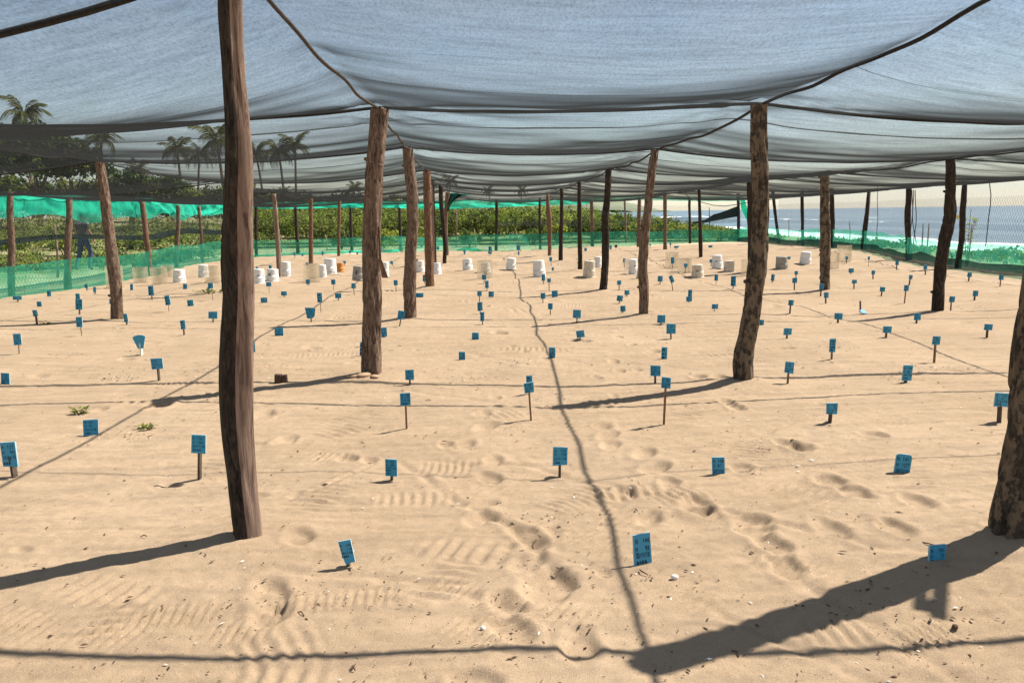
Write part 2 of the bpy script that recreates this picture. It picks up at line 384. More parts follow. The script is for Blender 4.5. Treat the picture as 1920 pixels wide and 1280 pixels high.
# ------------------------------------------------------------------ ground
DENTS = [(1208,848,1.1),(1230,878,1.2),(1305,948,1.2),(1328,964,1.0),(1028,1097,1.9),(990,1055,1.1),(948,1135,1.1),(900,968,1.2),(918,888,1.0),(925,858,.9),(912,800,1),(905,775,.9),
 (868,832,1.1),(838,832,.9),(930,745,.9),(1128,797,1),(1140,815,1),(1146,832,1),(1162,692,.9),(1150,674,.9),(1185,645,.9),(1160,632,.8),(1555,908,1.3),(1480,835,1.1),(1502,842,1.1),
 (1412,992,1.2),(1445,1025,1.1),(985,660,.9),(960,652,.8),(1312,706,1),(1345,708,1),(1362,752,1),(1380,762,1),(510,1115,1.1),(505,1148,1.1),(562,1012,1.1),(650,856,1),(535,820,1),(690,860,.8),
 (1470,1065,1.2),(1880,1000,1),(780,655,.7),(1010,600,.7),(1120,705,.8),(1195,690,.8),(1640,820,1),(1600,930,1),(1005,1020,1),(960,1185,1.1),(1170,925,1),
 (1390,880,1),(1255,905,.9),(1215,970,1),(1085,1215,1.2),(1680,1000,1.1),(1560,1000,1),(1720,950,1),(905,940,.9),(985,1000,1)]
RAKES = [(560,1130,.30,.13,.12),(690,1115,.22,.12,.1),(850,1100,.22,.12,-.5),(1040,1150,.30,.16,-.55),(890,1190,.22,.13,-.6),(1310,1120,.30,.15,-1.0),(1480,1060,.30,.14,-.75),(40,1170,.28,.14,-.3),
 (200,1185,.25,.14,-.2),(330,1150,.3,.14,.15),(600,930,.5,.2,1.35),(1480,930,.4,.2,-.9),(1560,1180,.26,.14,.1),(1400,850,.5,.22,1.2),(640,800,.45,.2,1.0),(1090,930,.4,.2,.7),(1800,760,.6,.3,1.3),(300,740,.5,.2,1.4),
 (1700,900,.4,.2,1.5),(1100,1010,.3,.15,-.8),(450,1180,.22,.12,-.1),(1740,1190,.22,.12,.3),(780,930,.4,.16,.1),(1500,780,.5,.25,1.4),(520,700,.6,.25,1.45)]
_dn = [(G(x, y)[:2], s * random.uniform(.66, .82), random.uniform(-.6, .6)) for x, y, s in DENTS]
for _ in range(100):
    yy = random.uniform(6, 30); _dn.append((np.array([random.uniform(-9.3, 10), yy]), random.uniform(.8, 1.3), random.uniform(-1.5, 1.5)))
for _ in range(14):
    yy = random.uniform(2.3, 6.5); _dn.append((np.array([random.uniform(-.72, .72) * yy, yy]), random.uniform(.35, .7), random.uniform(-1.5, 1.5)))
_rk = [(G(x, y)[:2], rl, rw, an) for x, y, rl, rw, an in RAKES]
for _ in range(30):
    yy = random.uniform(2.3, 6); _rk.append((np.array([random.uniform(-.62, .62) * yy, yy]), random.uniform(.22, .5), random.uniform(.12, .24), random.choice([random.gauss(1.45, .25), random.gauss(0, .35), random.gauss(-.8, .3)])))
for _ in range(110):
    yy = random.uniform(5.5, 17); _rk.append((np.array([random.uniform(-.62, .62) * yy, yy]), random.uniform(.3, .7), random.uniform(.15, .3), random.uniform(-1.6, 1.6)))

def smooth_h(x, y):
    x = np.asarray(x, float); y = np.asarray(y, float)
    inside = sstep(-11.5, -9.8, x) * (1 - sstep(11, 13, x)) * (1 - sstep(33, 36, y))
    z = (vnoise(x * .9, y * .9, 1) - .5) * .05 * inside + (vnoise(x * .33, y * .33, 2) - .5) * .05
    for k, b in PB.items():
        d2 = (x - b[0]) ** 2 + (y - b[1]) ** 2
        z = z + .035 * np.exp(-d2 / .09)
    # the dune falls to the beach on the sea side, rises behind and left
    z = z - 2.6 * sstep(13, 40, x) - 4.0 * sstep(40, 120, x)
    z = z + .9 * sstep(38, 70, y) * (1 - sstep(0, 20, x)) + .8 * sstep(-16, -45, x)
    return z
def zg(x, y): return float(smooth_h(np.array([x]), np.array([y]))[0])

def geom(a, b, d0, g):  # grows from a to b
    out = [a]; d = d0; sgn = 1 if b > a else -1
    while (b - out[-1]) * sgn > d: out.append(out[-1] + sgn * d); d *= g
    out.append(b); return out
xs_mid = np.arange(-2.6, 2.6001, .0135)
xr = geom(2.6, 14, .0135, 1.018)[1:]; xo = geom(14, 900, .3, 1.25)[1:]
xl = geom(-2.6, -12, .0135, 1.018)[1:]; xlo = geom(-12, -9000, .3, 1.25)[1:]
xs = np.array(xlo[::-1] + xl[::-1] + list(xs_mid) + xr + xo)
ys = np.array([-60, -20, -6, -2, 0, .8, 1.4, 1.8] + list(np.arange(2.0, 4.2, .0135)) + geom(4.2, 38, .0135, 1.0065)[1:] + geom(38, 9500, .3, 1.2)[1:])
XX, YY = np.meshgrid(xs, ys)
ZZ = smooth_h(XX, YY)
fine = sstep(-11.5, -9.8, XX) * (1 - sstep(11, 13, XX)) * (1 - sstep(34, 37, YY))
ZZ += fine * sstep(12, 24, YY) * ((vnoise(XX * 1.8, YY * 2.6, 15) - .5) * .07 + (vnoise(XX * 5, YY * 6, 16) - .5) * .035)
ZZ += fine * ((vnoise(XX * 4, YY * 4, 3) - .5) * .008 + (vnoise(XX * 11, YY * 11, 4) - .5) * .007 + (vnoise(XX * 30, YY * 42, 5) - .5) * .005 + (vnoise(XX * 60 + 20 * YY, YY * 60, 6) - .5) * .003)
for (c, s, an) in _dn:
    r = .35 * s
    ix = slice(np.searchsorted(xs, c[0] - r), np.searchsorted(xs, c[0] + r)); iy = slice(np.searchsorted(ys, c[1] - r), np.searchsorted(ys, c[1] + r))
    X_, Y_ = XX[iy, ix] - c[0], YY[iy, ix] - c[1]
    if X_.size == 0: continue
    u = X_ * math.cos(an) + Y_ * math.sin(an); v = -X_ * math.sin(an) + Y_ * math.cos(an)
    wob = 1 + .35 * (vnoise(XX[iy, ix] * 14, YY[iy, ix] * 14, 9) - .5)
    q = np.sqrt((u / (.075 * s)) ** 2 + (v / (.125 * s)) ** 2) * wob
    ZZ[iy, ix] += s * (-.030 * np.exp(-q ** 6 * .7) + .008 * np.exp(-((q - 1.45) / .38) ** 2))
for (c, rl, rw, an) in _rk:
    if min(np.hypot(c[0] - b_[0], c[1] - b_[1]) for b_ in PB.values()) < .55: continue
    r = max(rl, rw)
    ix = slice(np.searchsorted(xs, c[0] - r), np.searchsorted(xs, c[0] + r)); iy = slice(np.searchsorted(ys, c[1] - r), np.searchsorted(ys, c[1] + r))
    X_, Y_ = XX[iy, ix] - c[0], YY[iy, ix] - c[1]
    if X_.size == 0: continue
    u = X_ * math.cos(an) + Y_ * math.sin(an); v = -X_ * math.sin(an) + Y_ * math.cos(an)
    k = np.exp(-(u / (rl * .55)) ** 4) * np.exp(-(v / (rw * .6)) ** 4) * (.4 + .9 * vnoise(XX[iy, ix] * 6, YY[iy, ix] * 6, 12))
    pitch = .036 + .03 * ((rl * 37) % 1) if rl < .35 else .05 + .03 * ((rl * 53) % 1)
    ZZ[iy, ix] += k * .0085 * (lambda w_: np.sign(w_) * np.abs(w_) ** .7)(np.sin(2 * math.pi * (u + .5 * v * v) / pitch + 2.5 * vnoise(XX[iy, ix] * 5, YY[iy, ix] * 5, 13)))
# thin drag tracks
for i in range(70):
    yy = random.uniform(2.4, 22); x0 = random.uniform(-.62, .62) * yy; L = random.uniform(.3, 1.4); an = random.choice([random.gauss(0.1, .25), random.gauss(2.6, .3), random.uniform(0, 3.1)])
    ix = slice(np.searchsorted(xs, x0 - L), np.searchsorted(xs, x0 + L)); iy = slice(np.searchsorted(ys, yy - L), np.searchsorted(ys, yy + L))
    X_, Y_ = XX[iy, ix] - x0, YY[iy, ix] - yy
    if X_.size == 0: continue
    u = X_ * math.cos(an) + Y_ * math.sin(an); v = -X_ * math.sin(an) + Y_ * math.cos(an) + .05 * np.sin(u * 4 + i) + .04 * (vnoise(u * 8, u * 0 + i, 21) - .5)
    w = random.uniform(.012, .03) * (1 + yy / 12)
    ZZ[iy, ix] += np.exp(-(u / (L * .6)) ** 4) * (-.011 * np.exp(-(v / w) ** 2) + .005 * np.exp(-((np.abs(v) - 2 * w) / w) ** 2)) * (.3 + vnoise(X_ * 7, Y_ * 7, 33))
ny, nx = XX.shape
idx = np.arange(ny * nx).reshape(ny, nx)
Fg = np.stack([idx[:-1, :-1], idx[:-1, 1:], idx[1:, 1:], idx[1:, :-1]], -1).reshape(-1, 4)
gm = mesh_np('sand_ground', np.stack([XX, YY, ZZ], -1).reshape(-1, 3), Fg, True, [M['sand']])
veg = np.clip(sstep(-10.6, -14, XX) + sstep(37, 41, YY) * (1 - sstep(8, 16, XX)), 0, 1) + .5 * sstep(11.6, 12.6, XX) * (1 - sstep(14, 20, XX))
at = gm.attributes.new('veg', 'FLOAT', 'POINT'); at.data.foreach_set('value', np.clip(veg, 0, 1).astype(np.float32).ravel())
tag(link('ground', gm), 'pale tan beach sand with footprints and rake marks', kind='structure')

# sea
sxs = np.array(geom(34, 30000, .8, 1.06)); sys_ = np.array(geom(-100, 60000, 3, 1.05))
SX, SY = np.meshgrid(sxs, sys_)
wv = np.exp(-((SX - 77 - 5 * (vnoise(SY * .02, SY * 0, 40) - .5)) / 2.2) ** 2) * .9 + np.exp(-((SX - 56) / 2.0) ** 2) * .5 + np.exp(-((SX - 118) / 4) ** 2) * .7
SZ = -2.1 + wv * (.5 + vnoise(SY * .03, SY * 0 + 3, 41)) * (SX < 300)
n1, n2 = SX.shape; idx = np.arange(n1 * n2).reshape(n1, n2)
sf = np.stack([idx[:-1, :-1], idx[:-1, 1:], idx[1:, 1:], idx[1:, :-1]], -1).reshape(-1, 4)
tag(link('sea', mesh_np('sea', np.stack([SX, SY, SZ], -1).reshape(-1, 3), sf, True, [M['sea']])), 'blue grey sea with white breakers along the beach', kind='structure')

# far headland
hx = np.linspace(-800, 1150, 90); hy = np.linspace(5200, 7600, 26)
HX, HY = np.meshgrid(hx, hy)
prof = np.interp(HX, [-800, 300, 520, 640, 760, 880, 1000, 1100, 1150], [60, 90, 150, 165, 140, 95, 60, 18, 0])
HZ = prof * np.exp(-((HY - 6300) / 750) ** 2) * (.7 + .6 * vnoise(HX * .006, HY * .004, 50)) + (vnoise(HX * .02, HY * .02, 51) - .5) * 18 - 8
n1, n2 = HX.shape; idx = np.arange(n1 * n2).reshape(n1, n2)
hf = np.stack([idx[:-1, :-1], idx[:-1, 1:], idx[1:, 1:], idx[1:, :-1]], -1).reshape(-1, 4)
tag(link('hills', mesh_np('hills', np.stack([HX, HY, HZ], -1).reshape(-1, 3), hf, True, [M['hill']])), 'faint hazy headland hills beyond the water', kind='structure')

# ------------------------------------------------------------------ canopy control net
def top(k):
    for n, pts, _m, _l in POSTS:
        if n == k:
            return A(pts[-1][0], pts[-1][1], PB[k][1])
CX = [-10.3, -6.0, -1.5, 1.95, 6.0, 11.3]
CY = [-1.0, 3.45, 7.2, 11.6, 16.0, 20.2, 25.3, 29.6, 33.6]
CP = np.zeros((len(CY), 6, 3))
zc = [2.15, 2.4, 2.5, 2.42, 2.25, 2.12]
for j, y in enumerate(CY):
    for i, x in enumerate(CX):
        CP[j, i] = (x, y, zc[i] - .004 * max(0, y - 7))
CP[2, 1, 2] = 2.42; CP[2, 4, 2] = 2.26; CP[1, 1, 2] = 2.45; CP[0, :, 2] += .05
for j, i, k in [(1, 2, 'P1'), (1, 3, 'Q1'), (2, 2, 'P2'), (2, 3, 'Q2'), (3, 2, 'P3'), (3, 3, 'Q3'), (4, 2, 'P4'), (4, 3, 'Q4'), (5, 3, 'Q5'), (6, 2, 'P6'), (6, 3, 'Q6'), (7, 2, 'P7'), (7, 3, 'Q7'),
                (3, 1, 'R1'), (3, 4, 'S1'), (4, 4, 'S2'), (5, 4, 'S3'), (6, 4, 'S4'), (7, 4, 'S5'), (5, 1, 'R3'), (6, 1, 'R4'), (7, 1, 'R5')]:
    CP[j, i] = top(k)
CP[1, 2] = (-1.13, 3.55, 2.57); CP[1, 3] = (2.30, 3.44, 2.52); CP[1, 1, 2] = 2.25
SAGL = np.full((9, 5), .11); SAGL[2, 2] = .05; SAGL[1, 2] = .06; SAGL[3, 2] = .09; SAGL[1, 1] = .34; SAGL[0, 1] = .25
CP[4, 1] = (-5.7, 16.04, 2.2); CP[5, 2] = (-1.9, 20.3, 2.36)
CP[4:, 0, 2] = 2.06; CP[3, 0, 2] = 2.08; CP[4:, 5, 2] = 2.12; CP[:, 5, 0] = [11.3, 11.3, 11.2, 11.1, 11.1, 11.1, 12.2, 13.0, 12.4]
CP[8, :, 2] = [2.02, 2.06, 2.08, 2.05, 2.08, 2.1]; CP[8, :, 1] = [31, 32.6, 33.3, 34.0, 35.5, 37.5]
CP[:, 0, 0] = [-10.3, -10.3, -10.3, -10.2, -10.0, -9.8, -9.9, -10.3, -10.2]
LAT_SAG = [.08, .10, .10, .10, .10]
def canopy(u, v):
    """u in 0..5 across, v in 0..8 along; returns points on the net"""
    u = np.asarray(u, float); v = np.asarray(v, float)
    i = np.clip(np.floor(u).astype(int), 0, 4); j = np.clip(np.floor(v).astype(int), 0, 7)
    a = (u - i); b = (v - j)
    P = (CP[j, i] * ((1 - a) * (1 - b))[..., None] + CP[j, i + 1] * (a * (1 - b))[..., None] + CP[j + 1, i] * ((1 - a) * b)[..., None] + CP[j + 1, i + 1] * (a * b)[..., None])
    pa = 4 * a * (1 - a); b0 = .42; pb = 1 - np.where(b < b0, ((b - b0) / b0) ** 2, ((b - b0) / (1 - b0)) ** 2)
    z = P[..., 2] - (SAGL[j, i] * (1 - b) + SAGL[j + 1, i] * b) * pa - (.06 + np.where(j == 1, .115, .055) * pa ** .7) * pb
    z = z - .02 * np.exp(-((b - .97) / .05) ** 2) * pa
    P[..., 2] = z
    return P
def canopy_n(u, v):
    P = canopy(u, v)
    for (x, y, z) in CP[1:8, 1:5].reshape(-1, 3):
        dx, dy = P[..., 0] - x, P[..., 1] - y; r = np.sqrt(dx * dx + dy * dy)
        k = np.exp(-(r / .75) ** 2) * np.minimum(1, r / .15)
        P[..., 2] += k * .022 * np.cos(11 * np.arctan2(dy, dx) + x * 3 + 2 * np.sin(3 * np.arctan2(dy, dx) + y))
    P[..., 2] += (vnoise(P[..., 0] * .8, P[..., 1] * 2.2, 60) - .5) * .035 + (vnoise(P[..., 0] * 2.5, P[..., 1] * 7, 61) - .5) * .010
    return P
net = tag(empty('shade_canopy', (0, 16, 2.4)), 'black knitted shade net sagging over all the posts', 'shade net')
SEAM_V = [0.0, .60, 1.52, 2.17, 3.18, 4.2, 5.18, 6.2, 7.2, 8.0]
for a, b in zip(SEAM_V[:-1], SEAM_V[1:]):
    uu = np.linspace(0, 5, 151); vv = np.linspace(a, b, max(12, int((b - a) * 38)))
    U_, V_ = np.meshgrid(uu, vv); P = canopy_n(U_, V_) - np.array([0, 16, 2.4])
    n1, n2 = U_.shape; idx = np.arange(n1 * n2).reshape(n1, n2)
    ff = np.stack([idx[:-1, :-1], idx[:-1, 1:], idx[1:, 1:], idx[1:, :-1]], -1).reshape(-1, 4)
    link('net_panel', mesh_np('net_panel', P.reshape(-1, 3), ff, True, [M['net']]), net)
for s, wd in zip(SEAM_V[1:-1], [.006, .006, .03, .022, .022, .018, .02, .02]):
    uu = np.linspace(0, 5, 201)
    dv = wd * (.55 + .9 * vnoise(uu * 4, uu * 0 + s, 70)) / 4.2
    P = np.stack([canopy_n(uu, s - dv) - [0, 16, 2.4], canopy_n(uu, s + dv) - [0, 16, 2.4]], 0); P[..., 2] -= .006
    n2 = 201; ff = [(k, k + 1, n2 + k + 1, n2 + k) for k in range(n2 - 1)]
    link('seam', mesh_np('seam', P.reshape(-1, 3), ff, True, [M['seam']]), net)
# net edge hem all round the rim
hb = MB()
ring = [canopy_n(np.array([t]), np.array([0.]))[0] for t in np.linspace(0, 5, 60)] + [canopy_n(np.array([5.]), np.array([t]))[0] for t in np.linspace(0, 8, 120)] \
     + [canopy_n(np.array([t]), np.array([8.]))[0] for t in np.linspace(5, 0, 60)] + [canopy_n(np.array([0.]), np.array([t]))[0] for t in np.linspace(8, 0, 120)]
hb.tube([p - np.array([0, 16, 2.4]) for p in ring], .012, 5); hb.build('edge_hem', M['rope'], net, True)

def rope_obj(P, r, mat, label, name='rope', group=None, cat='rope'):
    b = MB(); c0 = P[len(P) // 2].copy()
    b.tube([p - c0 for p in P], r, 6)
    return tag(b.build(name, mat, None, True, c0), label, cat, group)
ords = ['foremost', 'second', 'third', 'fourth', 'fifth', 'sixth', 'seventh', 'last']
for j in range(1, 9):
    uu = np.linspace(0, 5, 140); P = canopy(uu, np.full(140, float(j))); P[:, 2] -= .010
    P[:, 2] += (vnoise(uu * 9, uu * 0 + j, 80) - .5) * .012
    rope_obj(P, [0, .017, .014, .012, .011, .011, .011, .011, .011][j], M['rope'], '%s black cross rope, strung sideways over the post tops under the net' % ords[j - 1], group='ropes across the canopy')
for i, nm, rr, mt in [(1, 'long black rope running into the depth over the slanting left post', .010, 'rope'), (2, 'long grey rope running into the depth over the left aisle posts', .012, 'rope_grey'),
                  (3, 'long thick black rope running into the depth over the right aisle posts', .0125, 'rope'), (4, 'long black rope running into the depth over the far right row of posts', .011, 'rope')]:
    vv = np.linspace(0, 8, 220); P = canopy(np.full(220, float(i)), vv); P[:, 2] -= .014
    P[:, 2] += (vnoise(vv * 7, vv * 0 + i, 81) - .5) * .03; P[:, 0] += (vnoise(vv * 5, vv * 0 + i, 82) - .5) * .05
    rope_obj(P, rr, M[mt], nm, group='ropes along the canopy')

# ------------------------------------------------------------------ support posts
def post_mesh(name, pts, Y, mats, base, seed, square=False, nseg=16):
    """centre line in px at depth Y -> solid wobbly trunk, origin at base"""
    px = np.array(pts, float)
    cs = np.array([A(x, y, Y) for x, y, w in px]); fw = np.array([(c - [0, 0, EYE]) @ _f for c in cs]); rad = px[:, 2] / FPX * fw / 2
    L = np.concatenate([[0], np.cumsum(np.linalg.norm(np.diff(cs, axis=0), axis=1))])
    nr = max(14, int(L[-1] / .016)) if nseg > 12 else max(10, int(L[-1] / .12))
    t = np.linspace(0, L[-1], nr)
    def sm(a):  # smooth interpolation of the control values
        o = np.interp(t, L, a); k = max(1, nr // 26); ker = np.ones(2 * k + 1) / (2 * k + 1)
        return np.convolve(np.pad(o, k, mode='edge'), ker, mode='valid')
    C = np.stack([sm(cs[:, q]) for q in range(3)], 1); Rr = sm(rad) * (1.06 if nseg > 12 else 1)
    C[:, 1] += (vnoise(t * 1.1, t * 0 + seed, 90) - .5) * .05 * np.minimum(1, t / .6)
    th = np.linspace(0, 2 * math.pi, nseg, endpoint=False)
    TH, T = np.meshgrid(th, t)
    cx, sx_ = np.cos(TH) * 3, np.sin(TH) * 3
    n = (vnoise(cx + seed * 7 + sx_ * .7, T * 3 + sx_, seed) - .5) * .22 + (vnoise(cx * 2.2 + seed, T * 9 + sx_ * 2.2, seed + 1) - .5) * .16 + (vnoise(TH * 5, T * 2.2, seed + 2) - .5) * .12
    if nseg > 12 and not square:   # deep fissures and plates of bark
        q_ = vnoise(cx * 2.6 + seed, T * 2.0 + sx_ * 2.6, seed + 8); n = n - .16 * np.exp(-((q_ - .5) / .05) ** 2)
        q_ = vnoise(cx * 5 + seed, T * 5.0 + sx_ * 5, seed + 9); n = n - .08 * np.exp(-((q_ - .5) / .06) ** 2)
    Rm = Rr[:, None] * (1 + n)
    if square:
        sq = 1 / (np.abs(np.cos(TH - .5)) ** 5 + np.abs(np.sin(TH - .5)) ** 5) ** (1 / 5)
        Rm = Rr[:, None] * (sq * .93) * (1 + n * .45)
    X = C[:, 0:1] + Rm * np.cos(TH); Yy = C[:, 1:2] + Rm * np.sin(TH); Z = np.repeat(C[:, 2:3], nseg, 1) + (vnoise(cx, sx_, seed + 5) - .5) * .02 * (T > t[-1] - .01)
    V = np.stack([X, Yy, Z], -1)
    V[0, :, 2] -= .25
    V = V.reshape(-1, 3) - np.array(base)
    f = [[i * nseg + k, i * nseg + (k + 1) % nseg, (i + 1) * nseg + (k + 1) % nseg, (i + 1) * nseg + k] for i in range(nr - 1) for k in range(nseg)]
    mi = [0] * len(f)
    if square:
        mi = [1 if (((k + .5) / nseg * 2 * math.pi) % (2 * math.pi) > 5.0 or ((k + .5) / nseg * 2 * math.pi) < .9) else 0 for i in range(nr - 1) for k in range(nseg)]  # pale split face sunward, dark bark elsewhere; sun and shade deepen both colours
    b = MB(); b.v = V.tolist(); b.f = [tuple(q) for q in f]; b.mi = mi
    topv = V[-nseg:].mean(0) + [0, 0, .004]
    b.v.append(tuple(topv)); o0 = (nr - 1) * nseg
    for k in range(nseg): b.f.append((o0 + k, o0 + (k + 1) % nseg, len(b.v) - 1)); b.mi.append(0)
    return b.mesh(name, mats, True), C, Rr

random.seed(11)
POST_OBJ = {}
for si, (k, pts, mt, lab) in enumerate(POSTS):
    b = PB[k]; base = (b[0], b[1], zg(b[0], b[1]))
    big = pts[0][2] > 12
    me, C, Rr = post_mesh('support_post', pts, b[1], [M[mt], M['split']], base, si + 3, square=(k in ('P1', 'R3')), nseg=(44 if pts[0][2] > 30 else 24) if big else 9)
    root = tag(empty('support_post', base), lab, 'post', 'posts that hold up the shade net')
    link('trunk', me, root)
    POST_OBJ[k] = (root, C, Rr, base)
    if big and k != 'P1':   # knots and branch stubs
        for _ in range(3):
            kb = MB()
            q = random.randrange(4, len(C) - 4); th = random.uniform(0, 6.28); r = Rr[q]
            d = np.array([math.cos(th), math.sin(th), .25]); p0 = C[q] + d * r * .55
            kb.tube([p0 - np.array(base), p0 + d * r * .6 - np.array(base), p0 + d * r * .85 - np.array(base)], [r * .38, r * .27, r * .16], 7)
            kb.build('knot', M[mt], root, True)
# loose bark strip on the second left post
root, C, Rr, base = POST_OBJ['P2']
q0 = np.array(A(710, 425, base[1] - .06)); q1 = np.array(A(713, 488, base[1] - .05)); q2 = np.array(A(722, 521, base[1] - .06))
sb = MB()
for pa, pb, wa, wb in [(q0, q1, .008, .014), (q1, q2, .014, .04)]:
    r3 = [pa + [-wa, 0, 0], pa + [wa, 0, 0], pb + [wb * .7, 0, 0], pb + [-wb * .7, 0, 0]]
    r3 = [p - np.array(base) for p in r3]; bk = [p + np.array([0, .012, 0]) for p in r3]
    sb.add(r3 + bk, [(0, 1, 2, 3), (7, 6, 5, 4), (0, 4, 5, 1), (1, 5, 6, 2), (2, 6, 7, 3), (3, 7, 4, 0)])
sb.build('bark_strip', M['bark_red'], root)
# sawn plank post beside the fourth
b = PB['P5']; bz = zg(b[0], b[1]); root = tag(empty('support_post', (b[0], b[1], bz)), 'flat grey sawn plank standing upright behind the fourth left aisle post', 'post', 'posts that hold up the shade net')
pb_ = MB(); tpp = A(815, 338, b[1]); hh = tpp[2] - bz
pb_.box((0, 0, hh / 2 - .1), (.12, .07, hh + .2)); pb_.box((.075, .01, hh / 2 - .1), (.03, .05, hh + .1), 1)
pb_.build('plank', [M['split'], M['bark_dark']], root)

# ------------------------------------------------------------------ fences
def polyline(pts, step):
    pts = np.array(pts, float); L = np.concatenate([[0], np.cumsum(np.linalg.norm(np.diff(pts, axis=0), axis=1))])
    s = np.linspace(0, L[-1], max(2, int(L[-1] / step)))
    P = np.stack([np.interp(s, L, pts[:, 0]), np.interp(s, L, pts[:, 1])], 1)
    T = np.gradient(P, axis=0); T /= np.linalg.norm(T, axis=1)[:, None]
    return s, P, np.stack([-T[:, 1], T[:, 0]], 1)
def sheet(name, pts, zlo, zhi, mat, parent, org, off=0., amp=.03, seed=0, rows=7, step=.12, fold=3.0):
    s, P, N = polyline(pts, step)
    zl = zlo(s) if callable(zlo) else np.full(len(s), zlo); zh = zhi(s) if callable(zhi) else np.full(len(s), zhi)
    zl = zl + np.array([zg(p[0], p[1]) for p in P]) * 0
    V = []
    for r in range(rows):
        t = r / (rows - 1); z = zl + (zh - zl) * t
        o = off + amp * (vnoise(s * fold + 1.3 * t, s * 0 + t * 2.5 + seed, 100 + seed) - .5) * 2 + amp * .5 * (vnoise(s * fold * 3, t * 5 + s * 0, 101 + seed) - .5)
        V.append(np.stack([P[:, 0] + N[:, 0] * o, P[:, 1] + N[:, 1] * o, z], 1))
    V = np.array(V) - np.array(org); n1, n2 = V.shape[:2]; idx = np.arange(n1 * n2).reshape(n1, n2)
    ff = np.stack([idx[:-1, :-1], idx[:-1, 1:], idx[1:, 1:], idx[1:, :-1]], -1).reshape(-1, 4)
    return link(name, mesh_np(name, V.reshape(-1, 3), ff, True, [mat]), parent)
def lattice(name, pts, z0, z1, cw, ch, w, parent, org, off=0., seed=0):
    s, P, N = polyline(pts, cw / 2); n = len(s); rows = int((z1 - z0) / ch)
    V = []; Fq = []; nv = 0
    sgn = np.where(np.arange(n) % 2 == 0, 1, -1)
    for r in range(rows + 1):
        z = z0 + r * ch + sgn * ch * .5 * (1 if r % 2 == 0 else -1) + (vnoise(s * .7, s * 0 + r * .15, 110 + seed) - .5) * .05
        o = off + (vnoise(s * 1.2, s * 0 + r * .2, 111 + seed) - .5) * .06
        c = np.stack([P[:, 0] + N[:, 0] * o, P[:, 1] + N[:, 1] * o, z], 1) - np.array(org)
        lo = c.copy(); lo[:, 2] -= w / 2; hi = c.copy(); hi[:, 2] += w / 2
        V += [lo, hi]; k = np.arange(n - 1)
        Fq.append(np.stack([nv + k, nv + k + 1, nv + n + k + 1, nv + n + k], 1)); nv += 2 * n
    o = link(name, mesh_np(name, np.concatenate(V), np.concatenate(Fq), False, [M['lattice']]), parent)
    o['kind'] = 'stuff'; return o
def fence_post(parent, org, pts, mat, seed, Y=None):
    b = G(pts[0][0], pts[0][1]); Y = b[1] if Y is None else Y
    me, C, Rr = post_mesh('post', pts, Y, [M[mat]], org, seed, nseg=9)
    return link('post', me, parent)
W = lambda px, py: tuple(G(px, py)[:2])

# left fence
LF = [(-10.05, 8.0), (-9.98, 15.94), (-9.85, 17.8), (-9.7, 21.4), (-10.0, 24.0), (-10.45, 27.5), (-10.3, 30.7)]
org = (-10, 18, 0); lf = tag(empty('net_fence', org), 'left fence of rough posts with green netting at top and bottom and dark net between', 'fence', 'net fences round the hatchery')
for i, (pts, mt) in enumerate([
    ([(22, 557, 13), (20, 500, 13), (21, 450, 12), (20, 400, 12), (20, 356, 11)], 'bark'), ([(127, 541, 13), (127, 480, 12), (129, 430, 12), (131, 400, 11), (130, 366, 11)], 'bark'),
    ([(281, 517, 10), (278, 470, 10), (272, 420, 10), (266, 374, 9)], 'bark_red'), ([(331, 505, 8), (331, 460, 8), (334, 420, 8), (334, 382, 7)], 'bark'), ([(380, 492, 6), (378, 450, 6), (375, 415, 6), (373, 384, 5)], 'bark_red'),
    ([(481, 481, 6), (480, 430, 6), (480, 382, 6)], 'bark_dark')]):
    fence_post(lf, org, pts, mt, 40 + i)
wv_ = lambda a, b, sc, sd: (lambda s: a + b * (vnoise(s * sc, s * 0 + sd, 120) - .5) * 2)
sheet('green_skirt', LF, wv_(-.03, .02, .6, 1), wv_(.66, .06, .5, 2), M['green'], lf, org, -.13, .03, 1)
sheet('green_banner', LF, lambda s: 1.58 + .12 * (vnoise(s * .45, s * 0, 121) - .5) * 2 + .05 * np.sin(s * 2.1), wv_(2.04, .03, .5, 3), M['banner'], lf, org, .10, .07, 2, 12, .08, 2.2)
sheet('dark_curtain', LF, lambda s: 1.12 + .06 * np.sin(s * .8), 1.62, M['curtain'], lf, org, .12, .04, 3)
sheet('curtain_hem', LF, lambda s: 1.02 + .06 * np.sin(s * .8) - .06 * sstep(12, 16, s), lambda s: 1.13 + .06 * np.sin(s * .8), M['hem'], lf, org, .125, .04, 3, 4)
lattice('lattice', LF, .1, 1.6, .10, .075, .012, lf, org, -.03, 1)

